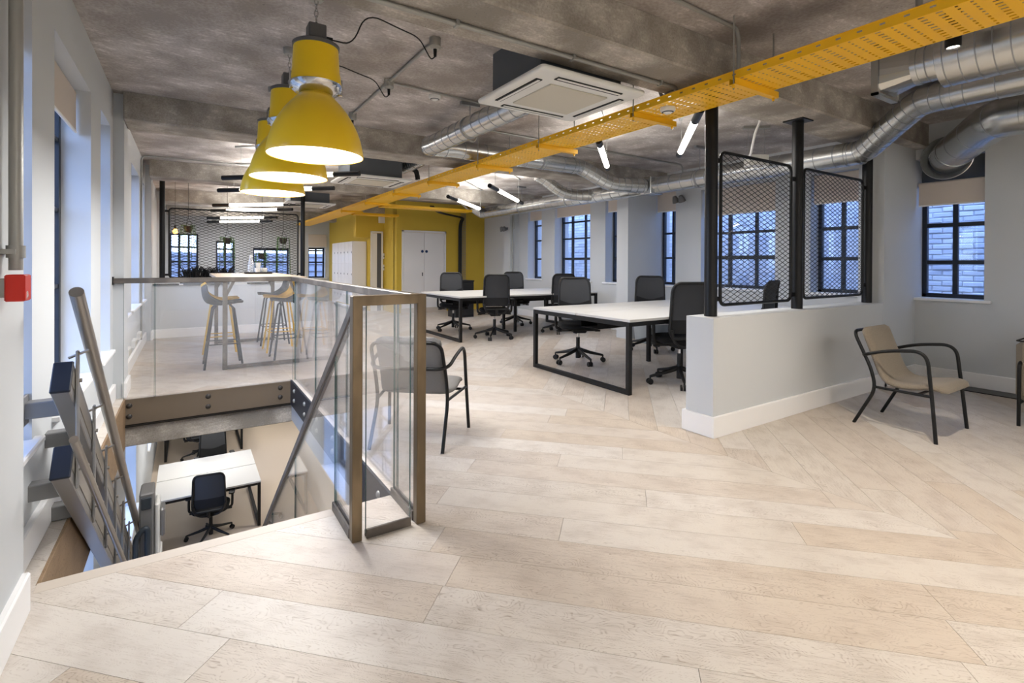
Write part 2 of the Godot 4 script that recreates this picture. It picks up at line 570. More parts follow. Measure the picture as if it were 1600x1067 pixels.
func build_floor() -> void:
	var g := G.new()
	for a in [[-0.62, 7.2, -2.65, 4.0], [0.945, 7.2, -5.84, -2.65], [-0.62, 7.2, -18.0, -5.84], [-0.62, -0.5, -5.84, -2.65]]:
		g.box(V(a[0], -0.25, a[2]), V(a[1], -0.0125, a[3]))
	var floor_ := struct("floor", g, M.subfloor, "limed oak plank floor laid on the diagonal, two directions meeting at a seam", "floor")
	var seam := 3.0
	var found := []
	for half in 2:
		var dir := Vector2(1, 1).normalized() if half == 0 else Vector2(-1, 1).normalized()
		var side := Vector2(-dir.y, dir.x)
		var area := PackedVector2Array([Vector2(-0.62, -17.5), Vector2(seam, -17.5), Vector2(seam, 3.9), Vector2(-0.62, 3.9)]) if half == 0 else PackedVector2Array([Vector2(seam, -17.5), Vector2(XW + 0.01, -17.5), Vector2(XW + 0.01, 3.9), Vector2(seam, 3.9)])
		var o := Vector2(-0.306, -2.058) if half == 0 else Vector2(3.10, -0.62)   # a corner where joints meet in the photograph
		for r in range(-75, 75):
			var u: float = -26.0 + rng.randf() * 1.9
			if half == 0 and r in [-1, 0]: u = -13 * 1.9 + (0.0 if r == 0 else 0.395)
			while u < 26.0:
				var len_ := 1.9 if (half == 0 and r in [-1, 0]) else rng.randf_range(1.7, 2.1)
				var w := 0.2085
				var a := o + dir * u + side * (r * w)
				var quad := PackedVector2Array([a, a + dir * len_, a + dir * len_ + side * w, a + side * w])
				u += len_
				for c in Geometry2D.intersect_polygons(quad, area):
					for e in clip_floor(c):
						if e.size() < 3 or Geometry2D.is_polygon_clockwise(e) and false: continue
						var m := Vector2()
						for q in e: m += q
						m /= e.size()
						var near := 1e9
						for q in e: near = minf(near, q.length())
						var shown: float = near if (m.y < -0.2 + absf(m.x) * 0.35) else near + 40.0
						found.append([shown, e, dir, a + Vector2(rng.randf(), rng.randf()) * 3.0, rng.randi() % 12])
	found.sort_custom(func(x, y): return x[0] < y[0])
	var rest := []
	for i in 12: rest.append(G.new())
	var shown_parts := 0
	for f in found:
		if shown_parts < 290:
			var h := G.new()
			plank_mesh(h, f[1], f[2], f[3])
			if h.v.size() == 0: continue
			obj("plank", h, M["oak_%d" % f[4]], floor_)
			shown_parts += 1
		else:
			plank_mesh(rest[f[4]], f[1], f[2], f[3])
	var am := ArrayMesh.new()
	var mats := []
	for i in 12:
		if rest[i].v.size() == 0: continue
		var arr := []
		arr.resize(Mesh.ARRAY_MAX)
		arr[Mesh.ARRAY_VERTEX] = rest[i].v
		arr[Mesh.ARRAY_NORMAL] = rest[i].n
		arr[Mesh.ARRAY_TEX_UV] = rest[i].u
		am.add_surface_from_arrays(Mesh.PRIMITIVE_TRIANGLES, arr)
		am.surface_set_material(am.get_surface_count() - 1, M["oak_%d" % i])
	var o := MeshInstance3D.new()
	o.name = "far_planks"
	o.mesh = am
	o.set_meta("kind", "stuff")
	floor_.add_child(o)
	# nosing board along the stair head and the wooden edge under the left wall
	obj("nosing", g1(V(-0.5, -0.035, -2.665), V(0.62, 0.0008, -2.585), 0.004), M.oak_edge, floor_)
	obj("ledge_fascia", g1(V(-0.512, -0.46, -5.84), V(-0.488, -0.002, -2.66), 0.003), M.oak_fascia, floor_)
	obj("ledge_fascia", g1(V(-0.5, -0.44, -2.675), V(0.945, -0.036, -2.655), 0.002), M.wall_paint, floor_)

# a window seen from inside: local x along the wall, y up, z towards the room; built round its own opening
func window_unit(i: int, label: String, xf: Transform3D, w: float, y0: float, y1: float, cols: Array, rows: Array, depth: float, fat := 0.045, sill := true) -> Node3D:
	var o := sroot("window_%d" % i, label, "window", xf)
	var g := G.new()
	for e in [[0.0, fat], [w - fat, w]]: g.box(V(e[0], y0, -depth - 0.03), V(e[1], y1, -depth + 0.03), 0.004)
	for e in [[y0, y0 + fat], [y1 - fat, y1]]: g.box(V(0, e[0], -depth - 0.03), V(w, e[1], -depth + 0.03), 0.004)
	obj("frame", g, M.window_steel, o)
	for c in cols: obj("glazing_bar", g1(V(c[0] - c[1] / 2, y0, -depth - 0.02), V(c[0] + c[1] / 2, y1, -depth + 0.025), 0.003), M.window_steel, o)
	for r in rows: obj("glazing_bar", g1(V(0.01, r[0] - r[1] / 2, -depth - 0.018), V(w - 0.01, r[0] + r[1] / 2, -depth + 0.022), 0.003), M.window_steel, o)
	var xs := [0.0]
	for c in cols: xs.append(c[0])
	xs.append(w)
	var ys := [y0]
	for r in rows: ys.append(r[0])
	ys.append(y1)
	for a in xs.size() - 1:
		for c in ys.size() - 1:
			obj("pane", g1(V(xs[a] + 0.005, ys[c] + 0.005, -depth - 0.004), V(xs[a + 1] - 0.005, ys[c + 1] - 0.005, -depth)), M.glass, o)
	if sill:
		obj("sill", g1(V(-0.06, y0 - 0.03, -depth + 0.02), V(w + 0.06, y0, 0.035), 0.006), M.white_paint, o)
	return o

func blind(label: String, xf: Transform3D, w: float, y1: float, drop: float, z: float) -> void:
	var o := thing("roller_blind", label, "blind", Vector3.ZERO, 0.0, "roller blinds")
	o.transform = xf
	var g := G.new()
	g.cyl(V(0.01, y1 - 0.03, z), V(w - 0.01, y1 - 0.03, z), 0.022)
	obj("roller", g, M.blind, o)
	obj("cloth", g1(V(0.015, y1 - drop, z + 0.018), V(w - 0.015, y1 - 0.03, z + 0.021)), M.blind, o)
	obj("bottom_bar", g1(V(0.015, y1 - drop - 0.018, z + 0.012), V(w - 0.015, y1 - drop, z + 0.027), 0.003), M.white_paint, o)

# a wall that stands along z at x, with openings [z0, z1, y0, y1]
func holed(g: G, x0: float, x1: float, z0: float, z1: float, y0: float, y1: float, holes: Array) -> void:
	holes.sort_custom(func(a, b): return a[0] < b[0])
	var z := z0
	for h in holes:
		g.box(V(x0, y0, z), V(x1, y1, h[0]))
		g.box(V(x0, y0, h[0]), V(x1, h[2], h[1]))
		g.box(V(x0, h[3], h[0]), V(x1, y1, h[1]))
		z = h[1]
	g.box(V(x0, y0, z), V(x1, y1, z1))

func build_left_wall() -> void:
	var y0 := 0.48
	var g := G.new()
	var wins := [[-3.012, -2.50, y0, 2.47], [-4.607, -3.453, y0, 2.47], [-5.65, -5.07, y0, 2.47], [-8.75, -7.6, 0.68, 2.47], [-7.2, -6.7, 0.68, 2.47], [-9.75, -9.2, 0.68, 2.47], [-15.8, -14.6, 0.6, 2.47]]  # the last opening is out of view and lets daylight into the kitchen
	holed(g, -0.95, -0.58, -18.0, 4.0, 0.0, CEIL + 0.05, wins)
	struct("wall_left", g, M.wall_paint, "white left wall with deep window recesses beside the stair", "wall")
	# piers standing proud of it
	var piers := [[-2.48, 4.0, "near pier at the left edge carrying the galvanised pipe"], [-6.22, -5.86, "pier at the far end of the stairwell, under the second beam"], [-10.3, -9.9, "pier where the mesh half wall begins"], [-13.9, -13.5, "pier beyond the mesh half wall"]]
	for p in piers:
		struct("wall_left_pier", g1(V(-0.62, 0, p[0]), V(-0.5, CEIL, p[1])), M.wall_paint, "white wall " + p[2], "pier")
	var xf := func(z: float) -> Transform3D: return Transform3D(Basis(V(0, 0, -1), Vector3.UP, V(1, 0, 0)), V(-0.58, 0, z))
	var lab := ["first narrow window beside the left pier", "wide window above the stair lift", "narrow window before the stairwell pier", "wide window beyond the stairwell pier", "narrow window beyond the stairwell pier", "narrow window near the mesh half wall", "unseen window in the left wall of the kitchen"]
	for i in wins.size():
		var w: Array = wins[i]
		var n: float = w[1] - w[0]
		var cols := [[n / 3, 0.035], [n * 2 / 3, 0.035]] if n > 1.0 else [[n / 2, 0.035]]
		window_unit(i + 1, "dark steel " + lab[i], xf.call(w[1]), n, w[2], w[3], cols, [[1.1, 0.03], [1.62, 0.03], [2.1, 0.03]], 0.19)
	blind("cream roller blind half lowered in the wide window above the lift", xf.call(-3.453), 1.154, 2.47, 0.29, -0.10)
	blind("cream roller blind in the narrow window beside the left pier", xf.call(-2.50), 0.512, 2.47, 0.25, -0.10)
	# skirting
	for p in [[-2.47, 4.0, -0.5], [-6.24, -5.84, -0.5], [-10.32, -9.88, -0.5]]:
		struct("baseboard_left", g1(V(p[2] - 0.01, 0, p[0]), V(p[2] + 0.022, 0.145, p[1]), 0.006), M.white_paint, "tall white skirting round the left pier at z %d" % int(p[0]) if false else ["tall white skirting of the near left pier", "white skirting round the stairwell pier", "white skirting round the half wall pier"][[-2.47, -6.24, -10.32].find(p[0])], "skirting")
	struct("baseboard_left", g1(V(-0.59, 0, -5.84), V(-0.556, 0.145, -2.49), 0.006), M.white_paint, "white skirting on the narrow ledge beside the stair", "skirting")
	struct("baseboard_left", g1(V(-0.59, 0, -9.88), V(-0.556, 0.145, -6.24), 0.006), M.white_paint, "white skirting under the bar windows", "skirting")
	# white sockets low on the wall past the stairwell pier
	for k in 3:
		var s := thing("wall_socket", ["first white double socket past the stairwell pier", "second white double socket past the stairwell pier", "third white double socket, nearest the half wall"][k], "socket", V(-0.553, 0.26, -7.0 - k * 0.75), 0.0, "white sockets low on the left wall")
		obj("face_plate", g1(V(-0.03, -0.043, -0.15), V(0.012, 0.043, 0.15), 0.004), M.white_gloss, s)
		for d in [-0.075, 0.075]: obj("socket_insert", g1(V(0.010, -0.025, d - 0.03), V(0.016, 0.025, d + 0.03), 0.002), M.ac_grille, s)
	# galvanised pipe and the red call point it feeds
	var pg := G.new()
	pg.cyl(V(-0.468, 1.24, -2.23), V(-0.468, CEIL, -2.23), 0.0175, 14)
	var pipe := thing("galvanised_pipe", "galvanised steel conduit pipe running up the near left pier", "pipe")
	obj("pipe", pg, M.conduit, pipe)
	for y in [1.30, 2.2]:
		var cg := G.new()
		cg.lathe([Vector2(0.0, -0.02), Vector2(0.024, -0.02), Vector2(0.024, 0.02), Vector2(0.0, 0.02)], 14, Transform3D(Basis(), V(-0.468, y, -2.23)))
		cg.box(V(-0.50, y - 0.008, -2.265), V(-0.462, y + 0.008, -2.195))
		obj("saddle_clip", cg, M.conduit, pipe)
	var rc := thing("call_point", "red fire alarm call point wrapped in clear plastic at the pipe's foot", "alarm", V(-0.5, 1.185, -2.19))
	obj("housing", g1(V(0.022, -0.042, -0.035), V(0.07, 0.042, 0.04), 0.004), M.red_plastic, rc)
	obj("back_box", g1(V(0, -0.03, -0.025), V(0.024, 0.03, 0.03), 0.003), M.conduit, rc)
	var wg := G.new()
	wg.sheet(func(a, c): return V(0.068 + 0.006 * sin(a * 9.0) * sin(c * 7.0) - 0.03 * a * a, -0.04 + c * 0.08, 0.03 - a * 0.12), 8, 6, 0.001)
	obj("plastic_wrap", wg, M.plastic_wrap, rc)
	# thin conduit beside the bay past the stairwell pier
	var cg2 := G.new()
	cg2.tube(fil([V(-0.563, 0.15, -8.9), V(-0.563, CEIL - 0.03, -8.9), V(3.0, CEIL - 0.03, -8.9)], 0.08), 0.0125, 10)
	tag(obj("wall_conduit", cg2, M.conduit), "thin steel conduit rising up the left wall and crossing the ceiling over the bar", "conduit")

func build_right_wall() -> void:
	var s := 0.905
	var wins := [[-9.922, -9.363, s, 2.535], [-8.871, -7.692, s, 2.535], [-7.252, -6.72, s, 2.535], [-6.02, -5.564, s, 2.52], [-5.07, -3.867, s, 2.45], [-3.40, -2.80, s, 2.45], [-2.27, -1.682, s, 2.45]]
	var g := G.new()
	holed(g, XW, XW + 0.4, -12.2, 4.0, 0.0, CEIL + 0.05, wins.duplicate())
	struct("wall_right", g, M.wall_paint, "pale grey window wall along the right of the office", "wall")
	var xf := func(z: float) -> Transform3D: return Transform3D(Basis(V(0, 0, 1), Vector3.UP, V(-1, 0, 0)), V(XW, 0, z))
	var lab := ["narrow window farthest along the right wall", "wide window behind the far desk", "narrow window just beyond the white pillar", "narrow window just before the white pillar", "wide window behind the first mesh panel", "window behind the second mesh panel", "window beside the armchair corner, brick outside"]
	var rows := [[[1.37, 0.035], [1.81, 0.035], [2.17, 0.035]], [[1.37, 0.05], [1.81, 0.035], [2.17, 0.035]], [[1.37, 0.035], [1.81, 0.035]], [[1.37, 0.035], [1.80, 0.035]], [[1.37, 0.06], [1.755, 0.04]], [[1.345, 0.045], [1.74, 0.045]], [[1.30, 0.045], [1.715, 0.045]]]
	for i in 7:
		var w: Array = wins[i]
		var n: float = w[1] - w[0]
		var cols := [[n * 0.30, 0.05], [n * 0.66, 0.04]] if n > 1.0 else [[n * 0.5, 0.045]]
		if i == 0: cols = []
		window_unit(i + 8, "dark steel " + lab[i], xf.call(w[0]), n, w[2], w[3], cols, rows[i], 0.24)
	var drops := [0.24, 0.24, 0.25, 0.34, 0.41, 0.38, 0.52]
	var bl := ["in the farthest narrow window of the right wall", "in the wide window behind the far desk", "in the narrow window beyond the white pillar", "in the narrow window before the white pillar", "above the wide window behind the first mesh panel", "in the window behind the second mesh panel", "under the silver duct in the armchair corner window"]
	for i in 7:
		var w: Array = wins[i]
		if i == 6: blind("cream roller blind " + bl[i], xf.call(w[0]), w[1] - w[0], 2.20, 0.26, -0.08)
		else: blind("cream roller blind " + bl[i], xf.call(w[0]), w[1] - w[0], w[3], drops[i], -0.08)
	# the duct leaves through a solid panel over the corner window
	struct("window_14_panel", g1(V(7.04, 2.19, -2.26), V(7.07, 2.45, -1.69)), M.casing_grey, "grey blanking panel above the armchair corner window", "panel")
	# free-standing wall pillars
	struct("wall_right_pillar", g1(V(6.2, 0, -6.26), V(XW + 0.02, CEIL, -6.0)), M.wall_paint, "white pillar on the right wall between the two desk bays", "pillar")
	struct("wall_right_pillar", g1(V(6.069, 0, -2.505), V(XW + 0.02, CEIL, -2.265)), M.wall_paint, "grey pillar closing the end of the mesh partition", "pillar")
	struct("wall_right_pillar", g1(V(6.62, 0, -10.62), V(XW + 0.02, CEIL, -10.32)), M.wall_paint, "white pillar near the yellow back wall", "pillar")
	struct("baseboard_right", g1(V(XW - 0.02, 0, -2.265), V(XW + 0.01, 0.15, 3.9), 0.006), M.white_paint, "tall white skirting under the armchair corner window", "skirting")
	struct("baseboard_right", g1(V(XW - 0.02, 0, -12.0), V(XW + 0.01, 0.15, -2.505), 0.006), M.white_paint, "white skirting under the desk bay windows", "skirting")
	# trench cover in the floor at the foot of the wall
	var t := G.new()
	t.box(V(6.6, -0.004, -2.22), V(6.845, 0.004, 3.5), 0.002)
	struct("trim_1", t, M.trench, "dark grey floor trench cover along the right skirting", "trench cover")
	struct("trim_2", g1(V(6.585, -0.003, -2.22), V(6.6, 0.008, 3.5), 0.001), M.black_metal, "thin black edge strip of the floor trench cover", "edge strip")

func build_back() -> void:
	# yellow core and the kitchen's far wall
	struct("wall_back", g1(V(4.36, 0, -12.25), V(XW + 0.4, CEIL, -12.03)), M.yellow_paint, "mustard yellow wall around the white double doors", "wall")
	struct("wall_core_side", g1(V(4.36, 0, -13.2), V(4.56, CEIL, -12.2)), M.yellow_paint, "mustard yellow return wall left of the double doors", "wall")
	struct("wall_core_front", g1(V(3.62, 1.92, -13.2), V(4.4, CEIL, -13.0)), M.yellow_paint, "mustard yellow wall over the narrow white door", "wall")
	struct("wall_core_front", g1(V(3.98, 0, -13.22), V(4.4, 1.95, -13.0)), M.yellow_paint, "mustard yellow wall beside the narrow white door", "wall")
	struct("wall_core_left", g1(V(3.99, 0, -18.0), V(4.2, CEIL, -13.1)), M.yellow_paint, "mustard yellow wall behind the white lockers", "wall")
	# double doors
	var d := sroot("door_1", "white double doors with two round blue signs in the yellow wall", "door", Transform3D(Basis(), V(4.488, 0, -12.03)))
	var g := G.new()
	g.box(V(0, 0.1, -0.02), V(0.05, 2.09, 0.03), 0.004)
	g.box(V(1.16, 0.1, -0.02), V(1.21, 2.09, 0.03), 0.004)
	g.box(V(0, 2.04, -0.02), V(1.21, 2.09, 0.03), 0.004)
	obj("frame", g, M.white_gloss, d)
	for k in 2:
		var leaf := obj("door_leaf", g1(V(0.055 + k * 0.553, 0.1, -0.01), V(0.602 + k * 0.553, 2.035, 0.02), 0.003), M.white_gloss, d)
		var sg := G.new()
		sg.lathe([Vector2(0.0, 0.006), Vector2(0.036, 0.006), Vector2(0.036, 0.0)], 18, Transform3D(Basis(Vector3.RIGHT, PI / 2), V(0.545 + k * 0.115, 1.56, 0.02)))
		obj("round_sign", sg, M.sign_blue, leaf)
		if k == 0:
			obj("pull_handle", g1(V(0.535, 0.93, 0.02), V(0.565, 1.02, 0.03), 0.004), M.casing_grey, leaf)
	struct("trim_3", g1(V(4.47, 0, -12.05), V(5.72, 0.12, -12.0), 0.004), M.oak_edge, "brown timber kick board under the white double doors", "kick board")
	# narrow door, ajar
	var e := sroot("door_2", "narrow white door standing ajar in the yellow recess", "door", Transform3D(Basis(), V(4.0, 0, -12.995)))
	g = G.new()
	g.box(V(0, 0, -0.02), V(0.04, 2.09, 0.025), 0.004)
	g.box(V(0.29, 0, -0.02), V(0.33, 2.09, 0.025), 0.004)
	g.box(V(0, 2.05, -0.02), V(0.33, 2.09, 0.025), 0.004)
	obj("frame", g, M.white_gloss, e)
	obj("door_leaf", g1(V(0.045, 0, -0.01), V(0.17, 2.04, 0.012), 0.003), M.white_gloss, e)
	obj("dark_gap_sheet", g1(V(0.17, 0, -0.012), V(0.285, 2.04, -0.004)), M.gap_shade, e)  # grey sheet standing in for the shaded gap of the ajar door
	# back wall of the kitchen with its windows
	var holes := [[-0.46, 0.25, 0.62, 2.1], [0.70, 1.20, 0.8, 1.9], [1.70, 2.75, 0.8, 1.72], [3.33, 3.86, 0.75, 1.75]]
	g = G.new()
	var x := -1.0
	for h in holes:
		g.box(V(x, 0, -17.9), V(h[0], CEIL, -17.5))
		g.box(V(h[0], 0, -17.9), V(h[1], h[2], -17.5))
		g.box(V(h[0], h[3], -17.9), V(h[1], CEIL, -17.5))
		x = h[1]
	g.box(V(x, 0, -17.9), V(4.2, CEIL, -17.5))
	struct("wall_kitchen", g, M.wall_paint, "white far wall of the kitchen with four windows", "wall")
	var lab := ["tall window left of the hanging plants", "window behind the middle hanging plant", "wide window behind the carafe", "window left of the white lockers"]
	for i in 4:
		var h: Array = holes[i]
		var n: float = h[1] - h[0]
		var cols := [[n / 3, 0.06], [n * 2 / 3, 0.06]] if n > 0.6 else [[n / 2, 0.06]]
		var rr := [[1.27, 0.05], [1.66, 0.05]] if i > 0 else [[1.27, 0.05], [1.7, 0.05]]
		window_unit(15 + i, "dark steel kitchen " + lab[i], Transform3D(Basis(), V(h[0], 0, -17.5)), n, h[2], h[3], cols, rr, 0.2, 0.05)
	blind("cream roller blind over the kitchen window left of the lockers", Transform3D(Basis(), V(3.3, 0, -17.48)), 0.6, 2.2, 0.4, 0.02)

func build_outside() -> void:
	# the neighbouring brick wall a couple of metres outside the right-hand windows
	struct("ground", g1(V(7.4, LOW - 0.3, -30), V(30, LOW, 12)), M.far_brick, "dark paved yard outside the right windows", "ground")
	var wall := struct("wall_neighbour", g1(V(9.02, LOW, -14.0), V(9.4, 3.6, 5.0)), M.mortar, "white painted brick wall of the neighbouring house outside the windows", "wall")
	var rest := []
	for i in 3: rest.append(G.new())
	var n := 0
	var spots := []
	for r in 46:
		var y := 0.0 + r * 0.075
		var z := -13.9 + (0.1125 if r % 2 == 0 else 0.0)
		while z < 1.0:
			spots.append([Vector2(z + 1.7, y - 1.3).length() * (1.0 if z < -1.0 else 2.0), y, z])
			z += 0.225
	spots.sort_custom(func(a, c): return a[0] < c[0])
	var shared := []
	for i in 3:
		var g := G.new()
		g.box(V(0, 0, 0), V(0.05, 0.062, 0.212), 0.008)
		shared.append(g.mesh())
	for s in spots:
		var k := rng.randi() % 3
		var px := 8.998 + rng.randf() * 0.016
		if n < 290:
			var o := obj("brick", shared[k], M["brick_%d" % k], wall)
			o.position = V(px, s[1] + rng.randf_range(-0.003, 0.003), s[2])
			o.rotation = V(rng.randf_range(-0.02, 0.02), rng.randf_range(-0.03, 0.03), 0)
			n += 1
		else:
			rest[k].box(V(px, s[1], s[2]), V(px + 0.05, s[1] + 0.062, s[2] + 0.212))
	var am := ArrayMesh.new()
	for i in 3:
		var arr := []
		arr.resize(Mesh.ARRAY_MAX)
		arr[Mesh.ARRAY_VERTEX] = rest[i].v
		arr[Mesh.ARRAY_NORMAL] = rest[i].n
		am.add_surface_from_arrays(Mesh.PRIMITIVE_TRIANGLES, arr)
		am.surface_set_material(i, M["brick_%d" % i])
	var o := MeshInstance3D.new()
	o.name = "far_bricks"
	o.mesh = am
	o.set_meta("kind", "stuff")
	wall.add_child(o)
	# a house beyond the kitchen windows and one across the street on the left
	var h := thing("far_house", "dark grey building standing beyond the kitchen windows", "building")
	obj("wall", g1(V(-1, LOW, -27), V(14, 1.65, -24)), M.far_brick, h)
	var g2 := G.new()
	for k in 5: g2.box(V(-1.1, 0.2 + k * 0.32, -23.98), V(14.1, 0.23 + k * 0.32, -23.94))
	obj("course_band", g2, M.window_steel, h)

func build_lower() -> void:
	# the storey below, seen down the stairwell
	var lf := struct("floor_lower", g1(V(-1.0, LOW - 0.2, -18), V(7.4, LOW, 4.0)), M.oak_edge, "pale timber floor of the storey below the stairwell", "floor")
	lf.material_override = mat("lower_floor", Color(0.80, 0.735, 0.655), 0.5)
	struct("ceiling_lower", g1(V(0.945, -0.44, -18), V(7.4, -0.25, 4.0)), M.wall_paint, "underside of the upper slab right of the stairwell", "ceiling")
	struct("ceiling_lower", g1(V(-0.62, -0.44, -18), V(0.945, -0.25, -6.3)), M.wall_paint, "underside of the upper slab beyond the stairwell", "ceiling")
	struct("ceiling_lower", g1(V(-0.62, -0.44, -2.65), V(0.945, -0.25, 4.0)), M.wall_paint, "underside of the upper slab below the stair head", "ceiling")
	var g := G.new()
	var wins := [[-4.9, -3.7, LOW + 0.9, -0.7], [-8.6, -7.2, LOW + 0.9, -0.7], [-12.4, -11.0, LOW + 0.9, -0.7]]
	holed(g, -1.0, -0.6, -18, 4.0, LOW, 0.0, wins)
	struct("wall_left_lower", g, M.wall_paint, "white window wall of the storey below", "wall")
	for i in 3:
		var w: Array = wins[i]
		var n: float = w[1] - w[0]
		window_unit(20 + i, ["dark steel lower storey window beside the lift rails", "dark steel lower storey window beyond the lift", "dark steel lower storey window near the lower desks"][i], Transform3D(Basis(V(0, 0, -1), Vector3.UP, V(1, 0, 0)), V(-0.6, 0, w[1])), n, w[2], w[3], [[n / 2, 0.04]], [[-1.4, 0.03]], 0.3)
	struct("wall_right_lower", g1(V(7.2, LOW, -18), V(7.4, 0, 4.0)), M.wall_paint, "far right wall of the storey below", "wall")
	struct("wall_back_lower", g1(V(-1, LOW, -18.2), V(7.4, 0, -18.0)), M.wall_paint, "far wall of the storey below", "wall")
	# concealed flight of stairs
	var st := thing("stair", "timber stair going down from the landing beside the lift", "stairs")
	for k in 16:
		var y := -0.186 * (k + 1)
		obj("tread", g1(V(-0.1, y - 0.04, -2.69 - k * 0.243 - 0.265), V(0.62, y, -2.69 - k * 0.243), 0.004), M.oak_edge, st)
	# concrete and steel edge of the far side, steel channel of the right side
	struct("trim_4", g1(V(-0.5, -0.46, -6.28), V(0.95, -0.262, -5.86), 0.006), M.beam_concrete, "rough concrete slab edge under the steel channel across the stairwell", "slab edge")
	var sb := sroot("trim_5", "dark steel channel with domed bolts across the far end of the stairwell", "channel")
	g = G.new()
	g.box(V(-0.5, -0.265, -5.88), V(0.945, -0.002, -5.845), 0.002)
	g.box(V(-0.5, -0.27, -5.88), V(0.945, -0.258, -5.82), 0.002)
	obj("channel", g, M.steel_beam, sb)
	for x in [-0.46, 0.17, 0.83]:
		for y in [-0.075, -0.175]:
			var bo := G.new()
			bo.lathe([Vector2(0.026, 0), Vector2(0.024, 0.008), Vector2(0.014, 0.016), Vector2(0.0, 0.018)], 14, Transform3D(Basis(Vector3.RIGHT, PI / 2), V(x, y, -5.846)))
			obj("bolt", bo, mat("bolt_steel", Color(0.24, 0.225, 0.21), 0.45, 0.2), sb)
	var sc := sroot("trim_6", "blue grey steel channel with bolts along the right side of the stairwell", "channel")
	obj("channel", g1(V(0.93, -0.265, -5.845), V(0.96, -0.002, -2.66), 0.002), M.steel_blue, sc)
	for k in 6:
		for y in [-0.075, -0.175]:
			var bo := G.new()
			bo.lathe([Vector2(0.022, 0), Vector2(0.02, 0.008), Vector2(0.012, 0.014), Vector2(0.0, 0.015)], 12, Transform3D(Basis(Vector3.BACK, PI / 2), V(0.93, y, -5.6 + k * 0.55)))
			obj("bolt", bo, M.conduit, sc)
	# unseen lamps, out of view, placed to light the storey below
	for p in [V(0.4, -0.52, -10.0), V(2.6, -0.52, -8.5), V(2.6, -0.52, -12.5), V(0.4, -0.52, -14.0), V(2.6, -0.52, -4.0)]:
		var l := thing("unseen_lower_lamp", ["unseen flat lamp over the lower desk", "unseen flat lamp beside the lower desk", "unseen flat lamp right of the second lower desk", "unseen flat lamp over the second lower desk", "unseen flat lamp on the lower ceiling beside the stair"][taken.get("unseen_lower_lamp", -1) + 1], "lamp", p, 0.0, "unseen lamps on the lower ceiling")
		obj("housing", g1(V(-0.6, 0.03, -0.15), V(0.6, 0.08, 0.15), 0.004), M.black_metal, l)
		obj("lamp_diffuser", g1(V(-0.58, 0.02, -0.13), V(0.58, 0.03, 0.13)), M.tube_glow, l)
		area(l, V(0, 0.01, 0), Vector2(1.1, 0.24), LOWER_E)

const LOWER_E := 1.9
const TUBE_E := 1.3
const PEND_E := 1.5

func area(parent: Node3D, at: Vector3, size: Vector2, e: float, up := false, c := Color(1, 0.988, 0.978)) -> void:
	var a := AreaLight3D.new()
	a.name = "lamp_light"
	a.area_size = size
	a.light_color = c
	a.light_energy = e
	a.area_normalize_energy = true
	a.area_range = 30.0
	a.area_attenuation = 2.0
	a.shadow_enabled = true
	a.position = at
	a.rotation.x = PI / 2 if up else -PI / 2
	parent.add_child(a, true)

# ---------- stairwell ----------
func pane_of(parent: Node3D, called: String, a: Vector3, c: Vector3) -> void:
	var o := obj(called, g1(a, c), M.glass, parent)
	var g := G.new()
	var lo := Vector3(minf(a.x, c.x), minf(a.y, c.y), minf(a.z, c.z))
	var hi := Vector3(maxf(a.x, c.x), maxf(a.y, c.y), maxf(a.z, c.z))
	if hi.x - lo.x < 0.03:
		for z in [lo.z, hi.z]: g.box(V(lo.x, lo.y, z - 0.0012), V(hi.x, hi.y, z + 0.0012))
	else:
		for x in [lo.x, hi.x]: g.box(V(x - 0.0012, lo.y, lo.z), V(x + 0.0012, hi.y, hi.z))
	obj("polished_edge", g, M.glass_edge, o)

